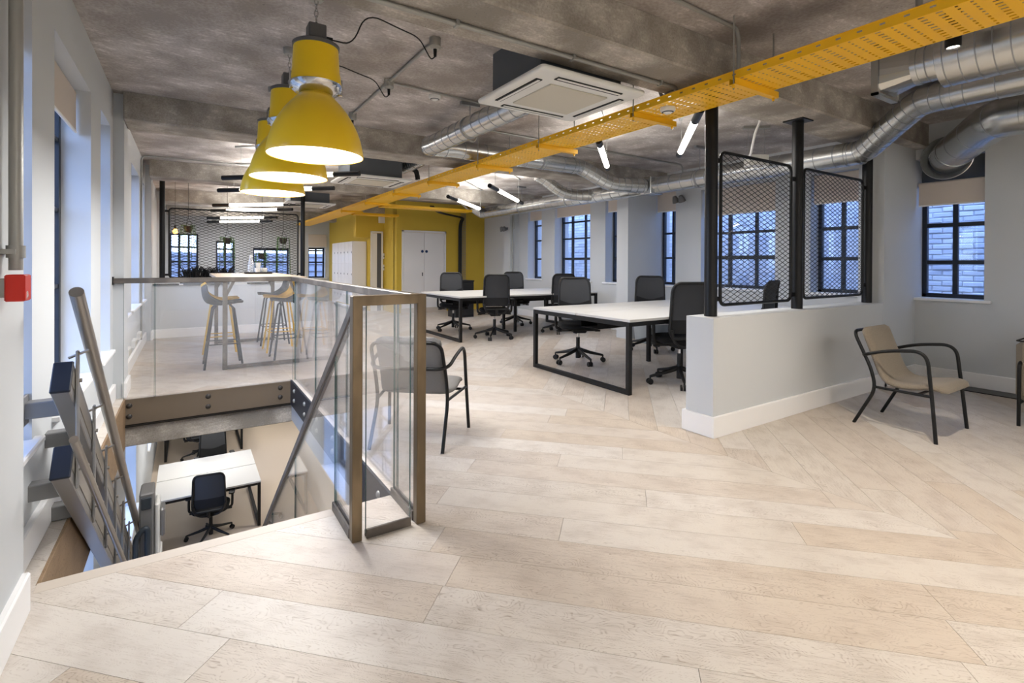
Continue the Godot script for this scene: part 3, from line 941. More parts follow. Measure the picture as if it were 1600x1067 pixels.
func build_balustrade() -> void:
	var t := thing("glass_balustrade", "glass balustrade with a bronze steel portal and handrails round the stairwell", "balustrade")
	obj("portal_leg", g1(V(0.622, 0, -2.328), V(0.668, 1.118, -2.278), 0.004), M.bronze, t)
	obj("portal_leg", g1(V(0.931, 0, -2.328), V(0.978, 1.118, -2.278), 0.004), M.bronze, t)
	obj("portal_head", g1(V(0.66, 1.072, -2.328), V(0.94, 1.1178, -2.2785), 0.003), M.bronze, t)
	obj("handrail", g1(V(0.928, 1.068, -5.845), V(0.978, 1.116, -2.32), 0.004), M.rail_steel, t)
	obj("handrail", g1(V(-0.58, 1.068, -5.845), V(0.935, 1.1155, -5.797), 0.004), M.rail_steel, t)
	obj("wall_plate", g1(V(-0.584, 1.055, -5.86), V(-0.572, 1.13, -5.78), 0.002), M.black_metal, t)
	var sr := G.new()
	sr.bar(V(0.645, 1.075, -2.31), V(0.645, -2.05, -6.40), 0.036, 0.046, Vector3.UP, 0.003)
	sr.bar(V(0.645, 1.04, -2.33), V(0.645, -2.085, -6.42), 0.016, 0.03, Vector3.UP, 0.002)
	obj("stair_handrail", sr, M.rail_steel, t)
	# short panels in channels on the landing
	for x in [0.638, 0.945]:
		pane_of(t, "glass_panel", V(x - 0.005, 0.02, -2.636), V(x + 0.005, 1.07, -2.335))
		obj("base_channel", g1(V(x - 0.018, 0.0, -2.645), V(x - 0.006, 0.045, -2.33), 0.002), M.rail_steel, t)
		obj("base_channel", g1(V(x + 0.006, 0.0, -2.645), V(x + 0.018, 0.045, -2.33), 0.002), M.rail_steel, t)
	pane_of(t, "glass_panel", V(0.69, 0.02, -2.308), V(0.905, 1.07, -2.298))
	obj("base_channel", g1(V(0.69, 0.0, -2.296), V(0.905, 0.042, -2.284), 0.002), M.rail_steel, t)
	obj("base_channel", g1(V(0.69, 0.0, -2.322), V(0.905, 0.03, -2.31), 0.002), M.rail_steel, t)
	# long side and far end
	for z in [-2.64, -3.695, -4.75]:
		pane_of(t, "glass_panel", V(0.962, -0.22, z - 1.054), V(0.974, 1.068, z - 0.006))
	pane_of(t, "glass_panel", V(-0.26, -0.01, -5.816), V(0.95, 1.068, -5.806))
	pane_of(t, "glass_panel", V(-0.498, -0.01, -5.816), V(-0.268, 1.068, -5.806))
	# glass under the stair handrail, cut to its slope
	for k in 3:
		var z0 := -2.68 - k * 1.15
		var z1 := z0 - 1.14
		var g := G.new()
		var q := []
		for e in [[z0, 0.0], [z1, 0.0], [z1, -1.0], [z0, -1.0]]:
			q.append(V(0, 1.03 + (e[0] + 2.33) * 0.764 + e[1], e[0]))
		var l := []
		var r := []
		for p in q:
			l.append(p + V(0.640, 0, 0))
			r.append(p + V(0.650, 0, 0))
		g.poly(l, Vector3.LEFT)
		g.poly(r, Vector3.RIGHT)
		for i in 4: g.poly([l[i], l[(i + 1) % 4], r[(i + 1) % 4], r[i]], (l[i] + l[(i + 1) % 4] - l[(i + 2) % 4] - l[(i + 3) % 4]))
		var o := obj("stair_glass", g, M.glass, t)
		var eg := G.new()
		for e in [q[0], q[1]]: eg.box(e + V(0.640, -1.0, -0.0012), e + V(0.650, 0, 0.0012))
		obj("polished_edge", eg, M.glass_edge, o)

func build_lift() -> void:
	var t := thing("stair_lift", "inclined platform stair lift on steel rails down the left wall", "stair lift")
	var d := V(0, -0.6077, -0.7942)
	var caps := 0
	for s in [[-0.44, 0.785, -2.763], [-0.44, 0.43, -2.765]]:
		var a := V(s[0], s[1], s[2])
		var g := G.new()
		g.bar(a, a + d * 4.6, 0.062, 0.135, Vector3.UP, 0.004)
		var rail := obj("rail_beam", g, M.rail_aluminium, t)
		var c := G.new()
		c.bar(a - d * 0.012, a + d * 0.004, 0.066, 0.139, Vector3.UP, 0.004)
		obj("end_cap", c, M.cap_blue, rail)
		var seam := G.new()
		seam.box(V(s[0] + 0.031, -0.03, 0), V(s[0] + 0.034, 0.03, -4.6), 0.0, Transform3D(Basis(Vector3.RIGHT, -asin(0.6077)), V(0, s[1], s[2])))
		obj("track_groove", seam, M.stainless, rail)
		caps += 1
	for s in [[-0.36, 1.152, -2.52, 0.0235], [-0.36, 0.60, -2.47, 0.0145]]:
		var a := V(s[0], s[1], s[2])
		var g := G.new()
		g.cyl(a, a + d * 4.3, s[3], 18)
		obj("handrail_tube", g, M.stainless, t)
	# upright flats that tie the two rails together, with pegs to the tubes
	for k in 6:
		var z := -2.83 - k * 0.452
		var yu := 1.152 + (z + 2.52) * 0.765
		var g := G.new()
		g.box(V(-0.405, yu - 0.62, z - 0.018), V(-0.395, yu - 0.03, z + 0.018), 0.002)
		var p := obj("upright", g, M.rail_aluminium, t)
		var h := G.new()
		for y in [yu - 0.06, yu - 0.56]:
			h = G.new()
			h.cyl(V(-0.43, y, z), V(-0.36, y + 0.03, z), 0.006, 8)
			obj("peg", h, M.stainless, p)
		for y in [yu - 0.16, yu - 0.45]:
			h = G.new()
			h.cyl(V(-0.43, y, z), V(-0.385, y, z), 0.009, 8)
			obj("bolt", h, M.stainless, p)
	for s in [[-2.98, 0.62], [-3.28, 0.40], [-2.98, 0.26], [-3.28, 0.04]]:
		var g := G.new()
		g.box(V(-0.605, s[1] - 0.065, s[0] - 0.05), V(-0.59, s[1] + 0.065, s[0] + 0.05), 0.003)
		g.box(V(-0.595, s[1] - 0.035, s[0] - 0.035), V(-0.465, s[1] + 0.035, s[0] + 0.035), 0.004)
		obj("wall_bracket", g, M.lift_grey, t)
	# the folded carriage
	var cb := G.new()
	cb.box(V(-0.34, -1.60, -5.42), V(-0.24, -0.67, -5.16), 0.012)
	var body := obj("carriage_body", cb, M.lift_grey, t)
	obj("control_cover", g1(V(-0.325, -0.80, -5.165), V(-0.255, -0.70, -5.145), 0.006), M.lift_dark, body)
	var pl := G.new()
	pl.box(V(-0.235, -1.25, -5.40), V(-0.20, -0.78, -5.18), 0.012)
	obj("folded_platform", pl, M.ac_white, t)
	var tr := G.new()
	tr.box(V(-0.20, -1.08, -5.36), V(-0.165, -0.84, -5.20), 0.014)
	obj("fold_down_tray", tr, M.rail_aluminium, t)
	obj("lower_panel", g1(V(-0.235, -1.72, -5.44), V(-0.19, -1.22, -5.14), 0.01), M.ac_white, t)
	var ar := G.new()
	ar.tube(fil([V(-0.36, -1.65, -5.12), V(-0.36, -1.0, -5.12), V(-0.28, -0.92, -5.12), V(-0.28, -1.55, -5.12)], 0.06), 0.022, 10)
	obj("safety_arm", ar, M.lift_dark, t)

# ---------- mesh partitions ----------
func strands(w: float, h: float, dx: float, dy: float, th: float, dp: float) -> G:
	var g := G.new()
	var m := dy / dx
	for s in [1.0, -1.0]:
		var c := -h / m - dx
		while c < w + h / m + dx:
			# y = m (x - c) for s = 1, mirrored in x for s = -1
			var x0 := maxf(0.0, c)
			var x1 := minf(w, c + h / m)
			if x1 - x0 > 0.004:
				var a := V(x0, m * (x0 - c), 0)
				var b := V(x1, m * (x1 - c), 0)
				if s < 0: a.x = w - a.x; b.x = w - b.x
				g.bar(a + V(0, 0, s * 0.001), b + V(0, 0, s * 0.001), dp, th, Vector3.UP)
			c += dx
	return g

func mesh_panel(t: Node3D, x0: float, x1: float, y0: float, y1: float, z: float, dx: float, dy: float, th: float, r := 0.013) -> void:
	var loop := []
	for p in G.rrect(Vector3.ZERO, x1 - x0, y1 - y0, 0.05, 5): loop.append(V((x0 + x1) / 2 + p.x, (y0 + y1) / 2 + p.z, z))
	loop.append(loop[0])
	loop.append(loop[1])
	var g := G.new()
	g.tube(loop, r, 10, [], false)
	var fr := obj("mesh_frame", g, M.black_metal, t)
	var s := strands(x1 - x0, y1 - y0, dx, dy, th, 0.004)
	var o := obj("mesh_infill", s, M.black_metal, fr)
	o.position = V(x0, y0, z)
	o.set_meta("kind", "stuff")

func post(t: Node3D, x: float, y0: float, y1: float, z: float, r: float, sides: Array, ys: Array) -> void:
	var g := G.new()
	g.cyl(V(x, y0, z), V(x, y1, z), r, 20)
	g.box(V(x - 0.09, y1 - 0.012, z - 0.09), V(x + 0.09, y1, z + 0.09), 0.002)
	var p := obj("post", g, M.black_metal, t)
	for s in sides:
		for y in ys:
			obj("fixing_lug", g1(V(x + s * (r - 0.004), y - 0.018, z - 0.006), V(x + s * (r + 0.055), y + 0.018, z + 0.006), 0.002), M.black_metal, p)

func build_partitions() -> void:
	struct("wall_partition", g1(V(3.222, 0, -2.505), V(6.1, 0.872, -2.267), 0.001), M.wall_paint, "low grey partition wall in front of the desks, carrying black mesh panels", "partition")
	var g := G.new()
	g.box(V(3.2, 0, -2.527), V(6.1, 0.152, -2.245), 0.002)
	g.box(V(6.05, 0, -2.3), V(6.88, 0.152, -2.245), 0.002)
	struct("baseboard_partition", g, M.white_paint, "tall white skirting round the low partition wall", "skirting")
	var t := thing("mesh_screen", "two black wire mesh panels on three posts standing on the low partition", "screen")
	post(t, 3.352, 0.872, BEAM, -2.385, 0.047, [1.0], [1.0, 2.07])
	post(t, 4.595, 0.872, BEAM, -2.385, 0.047, [-1.0, 1.0], [1.0, 2.03])
	post(t, 5.975, 0.872, BEAM, -2.385, 0.047, [-1.0], [1.06, 2.07])
	mesh_panel(t, 3.47, 4.485, 0.95, 2.14, -2.385, 0.094, 0.0395, 0.0034)
	mesh_panel(t, 4.70, 5.87, 0.96, 2.14, -2.385, 0.094, 0.0395, 0.0034)
	# half wall and screen beyond the bar
	struct("wall_half", g1(V(-0.5, 0, -10.25), V(1.98, 0.875, -10.1), 0.004), M.wall_paint, "white half wall behind the bar table", "partition")
	struct("baseboard_half_wall", g1(V(-0.5, 0, -10.1), V(1.99, 0.15, -10.078), 0.005), M.white_paint, "white skirting along the half wall behind the bar table", "skirting")
	var k := thing("mesh_screen", "long black expanded mesh panel between two posts above the far half wall", "screen")
	post(k, -0.365, 0.875, CEIL, -10.2, 0.04, [1.0], [1.05, 2.12])
	post(k, 1.835, 0.875, CEIL, -10.2, 0.04, [-1.0], [1.05, 2.05])
	mesh_panel(k, -0.27, 1.75, 1.0, 2.17, -10.2, 0.12, 0.047, 0.0065)
	var tr := thing("planter_trough", "dark trough of spiky black foliage on the far half wall", "planter", V(0.27, 0.875, -10.125))
	obj("trough", g1(V(-0.34, 0.0, -0.025), V(0.34, 0.10, 0.075), 0.006), M.casing_grey, tr)
	var lf := G.new()
	for i in 170:
		var a := V(rng.randf_range(-0.32, 0.32), 0.09, rng.randf_range(0.0, 0.06))
		var e := a + V(rng.randf_range(-0.16, 0.16), rng.randf_range(0.10, 0.24), rng.randf_range(-0.02, 0.12))
		lf.tube([a, a.lerp(e, 0.6) + V(0, 0.04, 0), e], 0.01, 4, [0.01, 0.009, 0.002])
	obj("spiky_foliage", lf, M.black_plastic, tr).set_meta("kind", "stuff")
	var hs := thing("wall_ledge", "thin white ledge unit with a dark underside on the half wall, left of the trough", "ledge", V(-0.28, 0.875, -10.12))
	obj("top", g1(V(-0.22, 0.03, -0.03), V(0.16, 0.065, 0.06), 0.004), M.white_paint, hs)
	obj("base", g1(V(-0.21, 0.0, -0.025), V(0.15, 0.03, 0.05)), M.slot_dark, hs)
	var hs2 := dup(hs, V(1.1, 0.875, -10.12), 0.0, "thin white ledge unit with a dark underside on the half wall, right of the trough")
	hs.set_meta("group", "ledge units on the half wall"); hs2.set_meta("group", "ledge units on the half wall")

# ---------- ducts ----------
func duct(t: Node3D, called: String, pts: Array, r: float, bend: float, pitch: float, k := 28) -> void:
	var p := fil(pts, bend, 6) if bend > 0.0 else pts
	var g := G.new()
	g.tube(p, r, k)
	var o := obj(called, g, M.duct_metal, t)
	if pitch <= 0.0: return
	var s := G.new()
	var next := pitch * 0.5
	var run := 0.0
	for i in p.size() - 1:
		var a: Vector3 = p[i]
		var b: Vector3 = p[i + 1]
		var l := a.distance_to(b)
		while next < run + l:
			var c := a.lerp(b, (next - run) / l)
			var d := (b - a).normalized() * 0.0028
			s.tube([c - d, c + d], r + 0.0022, k)
			next += pitch
		run += l
	if s.v.size() > 0: obj("seam_rings", s, M.duct_seam, o).set_meta("kind", "stuff")

func collar(t: Node3D, c: Vector3, d: Vector3, r: float, w := 0.03) -> void:
	var g := G.new()
	g.tube([c - d.normalized() * w / 2, c + d.normalized() * w / 2], r + 0.006, 28)
	obj("collar", g, M.duct_metal, t)

func hanger(t: Node3D, c: Vector3, r: float, d: Vector3) -> void:
	var g := G.new()
	g.tube([c - d * 0.012, c + d * 0.012], r + 0.005, 28)
	g.cyl(c + V(0, r, 0), V(c.x, CEIL, c.z), 0.004, 6)
	g.box(V(c.x - 0.10, CEIL - 0.03, c.z - 0.02), V(c.x + 0.10, CEIL, c.z + 0.02))
	obj("hanger", g, M.duct_seam, t)

func build_ducts() -> void:
	var z := V(0, 0, 1)
	var t := thing("main_duct", "long galvanised spiral duct running beside the window wall and rising over the partition", "duct")
	duct(t, "straight_run", [V(5.66, 2.395, -9.85), V(5.66, 2.395, -2.45)], 0.118, 0, 0.19)
	duct(t, "rising_bend", [V(5.66, 2.395, -2.45), V(5.66, 2.395, -2.30), V(5.30, 2.68, -1.72), V(5.28, 2.68, -1.5)], 0.118, 0.09, 0.085)
	duct(t, "upper_run", [V(5.28, 2.68, -1.5), V(5.28, 2.68, 0.97)], 0.118, 0, 0.19)
	duct(t, "far_bend", [V(5.66, 2.395, -9.85), V(5.66, 2.395, -10.0), V(5.35, 2.62, -10.15), V(5.2, 2.78, -10.2)], 0.118, 0.12, 0.0)
	for c in [-2.45, -2.31]: collar(t, V(5.66, 2.395, c), z, 0.118)
	collar(t, V(5.28, 2.68, -1.5), z, 0.118)
	for c in [-8.4, -6.9, -4.2, -0.9]: hanger(t, V(5.66 if c < -2 else 5.28, 2.395 if c < -2 else 2.68, c), 0.118, z)
	obj("branch_box", g1(V(5.53, 2.27, -5.12), V(5.79, 2.52, -4.92), 0.006), M.duct_metal, t)
	# branch from the ceiling unit, in front of the second beam
	var b := thing("branch_duct", "silver duct elbowing from the large ceiling unit along the second beam", "duct")
	duct(b, "unit_run", [V(2.29, 2.58, -3.22), V(2.29, 2.58, -5.1), V(2.29, 2.60, -5.36), V(2.6, 2.62, -5.36)], 0.105, 0.24, 0.16)
	duct(b, "cross_run", [V(2.6, 2.62, -5.36), V(4.45, 2.62, -5.36)], 0.105, 0, 0.3)
	duct(b, "drop_bend", [V(4.45, 2.62, -5.36), V(4.6, 2.62, -5.36), V(5.05, 2.40, -5.24), V(5.55, 2.395, -5.05)], 0.105, 0.12, 0.1)
	collar(b, V(4.45, 2.62, -5.36), V(1, 0, 0), 0.105)
	hanger(b, V(2.29, 2.58, -4.3), 0.105, z)
	hanger(b, V(3.9, 2.62, -5.36), 0.105, V(1, 0, 0))
	var c2 := thing("branch_duct", "short silver duct dropping into the main duct beyond the second beam", "duct")
	duct(c2, "drop_bend", [V(4.76, 2.70, -6.62), V(4.86, 2.66, -6.6), V(5.14, 2.45, -6.5), V(5.36, 2.40, -6.42), V(5.60, 2.395, -6.25)], 0.095, 0.16, 0.1)
	collar(c2, V(4.80, 2.685, -6.612), V(1, -0.5, 0.1), 0.095)
	# big insulated duct with its square plenum, top right
	var d := thing("large_duct", "widest silver duct with a square tapering plenum, beside the yellow tray", "duct")
	duct(d, "ribbed_run", [V(3.94, 2.55, -1.16), V(3.94, 2.55, 0.97)], 0.175, 0, 0.075, 36)
	duct(d, "neck", [V(3.94, 2.55, -1.30), V(3.94, 2.55, -1.15)], 0.118, 0, 0.05)
	collar(d, V(3.94, 2.55, -1.285), z, 0.118)
	var g := G.new()
	var sq := []
	var ci := []
	var h := 0.148
	for i in 24:
		var a := TAU * (i + 0.5) / 24.0
		var m := maxf(absf(cos(a)), absf(sin(a)))
		sq.append(V(3.94 + cos(a) / m * h, 2.565 + sin(a) / m * h, -1.46))
		ci.append(V(3.94 + cos(a) * 0.118, 2.55 + sin(a) * 0.118, -1.295))
	for i in 24:
		var j := (i + 1) % 24
		g.poly([sq[i], sq[j], ci[j], ci[i]], (sq[i] + ci[j]) / 2 - V(3.94, 2.55, -1.45))
	g.poly(sq, V(0, 0, -1))
	obj("square_to_round", g, M.duct_metal, d)
	var fl := G.new()
	for s in [-1.0, 1.0]:
		fl.box(V(3.94 + s * h - 0.004, 2.55 - h - 0.02, -1.49), V(3.94 + s * (h + 0.02), 2.55 + h + 0.02, -1.45))
		fl.box(V(3.94 - h - 0.02, 2.55 + s * h - 0.004, -1.49), V(3.94 + h + 0.02, 2.55 + s * (h + 0.02), -1.45))
	obj("flange", fl, M.duct_metal, d)
	# duct that leaves through the corner window
	var e := thing("outlet_duct", "fat silver duct angling down to a flared ring at the corner window", "duct")
	duct(e, "straight_run", [V(5.82, 2.53, 0.97), V(5.82, 2.53, -1.18)], 0.165, 0, 0.2, 32)
	duct(e, "angled_run", [V(5.82, 2.53, -1.18), V(5.83, 2.53, -1.36), V(6.62, 2.44, -1.86)], 0.165, 0.16, 0.33, 32)
	duct(e, "outlet_bend", [V(6.62, 2.44, -1.86), V(6.80, 2.42, -1.96), V(7.02, 2.42, -1.98)], 0.165, 0.1, 0.0, 32)
	collar(e, V(5.82, 2.53, -1.17), z, 0.165)
	collar(e, V(6.60, 2.443, -1.845), V(0.78, -0.09, -0.54), 0.165, 0.012)
	g = G.new()
	g.lathe([Vector2(0.165, -0.02), Vector2(0.175, 0.0), Vector2(0.225, 0.035), Vector2(0.232, 0.03), Vector2(0.185, -0.01), Vector2(0.165, -0.02)], 36, Transform3D(Basis(V(0, 1, 0), V(-1, 0, 0), V(0, 0, 1)), V(6.86, 2.42, -1.985)))
	obj("flared_ring", g, M.duct_metal, e)

# ---------- yellow cable tray ----------
func under(z: float) -> float:
	var k := fposmod(1.445 - z, 3.595)
	return BEAM if k < 0.43 else CEIL

func build_tray() -> void:
	var t := thing("cable_tray", "long bright yellow perforated cable tray running the length of the ceiling", "cable tray")
	var x0 := 2.875
	var x1 := 3.275
	var y := 2.43
	var g := G.new()
	var z := 2.6
	var n := 0
	var nb := 10
	while z > -9.0:
		var kind := (n / 2) % 2
		var sl := 0.026 if kind == 0 else 0.012
		g.box(V(x0, y, z - 0.042), V(x1, y + 0.002, z))
		var bw := (x1 - x0) / nb * (0.62 if kind == 0 else 0.6)
		for i in nb + 1:
			var c := x0 + (x1 - x0) * i / nb
			g.box(V(maxf(x0, c - bw / 2), y, z - 0.042 - sl), V(minf(x1, c + bw / 2), y + 0.002, z - 0.042))
		z -= 0.042 + sl
		n += 1
	g.box(V(x0, y, -17.0), V(x1, y + 0.002, z))
	obj("perforated_base", g, M.tray_yellow, t)
	for x in [x0, x1]:
		var f := G.new()
		z = 2.6
		while z > -9.0:
			f.box(V(x - 0.0015, y, z - 0.075), V(x + 0.0015, y + 0.05, z))
			f.box(V(x - 0.0015, y, z - 0.1), V(x + 0.0015, y + 0.024, z - 0.075))
			f.box(V(x - 0.0015, y + 0.034, z - 0.1), V(x + 0.0015, y + 0.05, z - 0.075))
			z -= 0.1
		f.box(V(x - 0.0015, y, -17.0), V(x + 0.0015, y + 0.05, z))
		f.box(V(x - 0.006, y + 0.048, -17.0), V(x + 0.006, y + 0.052, 2.6))
		obj("side_flange", f, M.tray_yellow, t)
	for zz in [-0.35, -1.88, -2.72, -3.95, -5.17, -6.6, -8.05, -9.6, -11.4]:
		var h := G.new()
		h.box(V(x0 - 0.03, y - 0.042, zz - 0.021), V(x1 + 0.06, y - 0.039, zz + 0.021))
		for s in [-0.021, 0.019]: h.box(V(x0 - 0.03, y - 0.04, zz + s), V(x1 + 0.06, y - 0.001, zz + s + 0.002))
		for x in [x0 - 0.015, x1 + 0.03]:
			h.cyl(V(x, y - 0.062, zz), V(x, y - 0.04, zz), 0.009, 6)
		var br := obj("cross_bracket", h, M.tray_yellow, t)
		var r := G.new()
		for x in [x0 - 0.015, x1 + 0.03]: r.cyl(V(x, y - 0.07, zz), V(x, under(zz), zz), 0.005, 6)
		obj("threaded_rod", r, M.conduit, br)
	# side branches towards the yellow wall
	for s in [[-9.98, 5.3, "upper yellow branch tray reaching right to the cable drop by the double doors"], [-12.0, 4.35, "yellow branch tray reaching right over the lockers"]]:
		var b := thing("branch_tray", s[2], "cable tray")
		obj("base", g1(V(x1 + 0.004, y - 0.03, s[0] - 0.15), V(s[1], y - 0.027, s[0] + 0.15)), M.tray_yellow, b)
		for e in [-0.15, 0.15]: obj("side_flange", g1(V(x1 + 0.004, y - 0.03, s[0] + e - 0.002), V(s[1], y + 0.02, s[0] + e + 0.002)), M.tray_yellow, b)
	# cable drop: black cables and a vertical wire basket on the yellow wall
	var k := G.new()
	for i in 3: k.tube(fil([V(4.4 + i * 0.03, 2.49, -10.05), V(4.9 + i * 0.03, 2.45, -10.8), V(6.06 + i * 0.03, 2.45, -11.75), V(6.06 + i * 0.03, 2.35, -11.97), V(6.06 + i * 0.03, 0.9, -11.97)], 0.3, 8), 0.02, 8)
	tag(obj("cable_bundle", k, M.black_plastic), "black cable bundle curving down the yellow wall right of the double doors", "cables")
	var w := thing("wire_basket", "vertical galvanised wire basket on the yellow wall beside the cables", "cable basket", V(6.2, 0, -12.0))
	var ga := G.new()
	for i in 5: ga.cyl(V(-0.07 + i * 0.035, 0.75, 0), V(-0.07 + i * 0.035, 2.7, 0), 0.006, 5)
	obj("upright_wires", ga, M.conduit, w)
	ga = G.new()
	for i in 38: ga.cyl(V(-0.08, 0.82 + i * 0.05, 0.004), V(0.08, 0.82 + i * 0.05, 0.004), 0.0045, 5)
	obj("cross_wires", ga, M.conduit, w).set_meta("kind", "stuff")

# ---------- ceiling units ----------
func build_aircon() -> void:
	var t := thing("ceiling_unit", "white square ceiling air conditioning cassette nearest, under the first beam", "air conditioner", V(2.255, 2.455, -2.865), 0.0, "ceiling cassettes")
	var w := 0.455
	var d := 0.415
	obj("casing", g1(V(-0.36, 0.045, -0.34), V(0.36, CEIL - 2.455, 0.26), 0.004), M.casing_grey, t)
	var g := G.new()
	var rings := []
	for s in [[0.03, 0.99, 0.03], [0.02, 1.0, 0.035], [0.006, 0.995, 0.035], [0.0, 0.93, 0.06], [0.0, 0.62, 0.05]]:
		var ring := []
		for p in G.rrect(V(0, s[0], 0), w * 2 * s[1], d * 2 * s[1], s[2], 5): ring.append(p)
		rings.append(ring)
	rings[3] = G.rrect(V(0, 0.0, 0), w * 2 * 0.95, d * 2 * 0.95, 0.06, 5)
	rings[4] = G.rrect(V(0, -0.002, 0), w * 2 * 0.62, d * 2 * 0.62, 0.05, 5)
	g.loft(rings)
	obj("panel", g, M.ac_white, t)
	obj("intake_grille", g1(V(-w * 0.56, -0.012, -d * 0.56), V(w * 0.56, 0.0, d * 0.56), 0.01), M.ac_grille, t)
	for s in [[0, 1], [0, -1], [1, 0], [-1, 0]]:
		var sl := G.new()
		var fl := G.new()
		if s[0] == 0:
			var z: float = s[1] * d * 0.79
			sl.box(V(-w * 0.62, -0.006, z - 0.024), V(w * 0.62, -0.001, z + 0.024))
			fl.box(V(-w * 0.60, -0.010, z - 0.006), V(w * 0.60, -0.003, z + 0.014), 0.002)
		else:
			var x: float = s[0] * w * 0.80
			sl.box(V(x - 0.024, -0.006, -d * 0.62), V(x + 0.024, -0.001, d * 0.62))
			fl.box(V(x - 0.006, -0.010, -d * 0.60), V(x + 0.014, -0.003, d * 0.60), 0.002)
		var o := obj("air_slot", sl, M.slot_dark, t)
		obj("louvre", fl, M.ac_white, o)
	for k in 2:
		dup(t, [V(2.14, 2.39, -6.95), V(2.0, 2.40, -10.6)][k], 0.0, ["white ceiling air conditioning cassette seen small behind the yellow pendants", "farthest white ceiling cassette, left of the yellow tray"][k])
	# bits of plumbing above the second unit
	var g2 := G.new()
	for i in 2: g2.tube(fil([V(2.45, 2.62, -6.9 + i * 0.07), V(2.75, 2.62, -6.85 + i * 0.07), V(2.78, 2.5, -6.85 + i * 0.07), V(2.78, 2.47, -6.85 + i * 0.07)], 0.1), 0.022, 8)
	tag(obj("refrigerant_pipes", g2, M.black_plastic), "pair of black lagged pipes bending from the second ceiling cassette to the tray", "pipes")
	var f := thing("flexible_duct", "short silver flexible duct above the second ceiling cassette", "duct")
	duct(f, "flexible_run", [V(2.60, 2.64, -6.95), V(2.70, 2.68, -6.6), V(2.7, 2.72, -6.25)], 0.085, 0.2, 0.05)

# ---------- lamps ----------
func tube_lamp(label: String, a: Vector3, c: Vector3, light := true, f0 := 0.2, f1 := 0.82, up := 0.7, k := 1.0) -> void:
	var l := a.distance_to(c)
	var mid := (a + c) / 2
	var t := thing("linear_lamp", label, "lamp", mid, atan2(-(c.z - a.z), c.x - a.x), "suspended tube lamps")
	var h := l / 2
	var g0 := G.new()
	g0.cyl(V(-h, 0, 0), V(-h + f0 * l, 0, 0), 0.033, 16)
	obj("end_sleeve", g0, M.black_metal, t)
	var g1_ := G.new()
	g1_.cyl(V(-h + f1 * l, 0, 0), V(h, 0, 0), 0.033, 16)
	obj("end_sleeve", g1_, M.black_metal, t)
	var g := G.new()
	g.cyl(V(-h + f0 * l, 0, 0), V(-h + f1 * l, 0, 0), 0.031, 16)
	obj("lamp_tube", g, M.tube_glow, t)
	for s in [-0.72, 0.72]:
		var w := G.new()
		w.cyl(V(s * h, 0.033, 0), V(s * h, CEIL - mid.y, 0), 0.0025, 5)
		obj("hanging_wire", w, M.conduit, t)
	var rose := G.new()
	rose.box(V(-h * 0.8, CEIL - mid.y - 0.025, -0.02), V(h * 0.8, CEIL - mid.y, 0.02), 0.003)
	obj("ceiling_bar", rose, M.conduit, t)
	if light:
		var m := (f0 + f1) / 2 * l - h
		area(t, V(m, -0.036, 0), Vector2((f1 - f0) * l, 0.06), TUBE_E * k)
		area(t, V(m, 0.036, 0), Vector2((f1 - f0) * l, 0.06), TUBE_E * up, true)

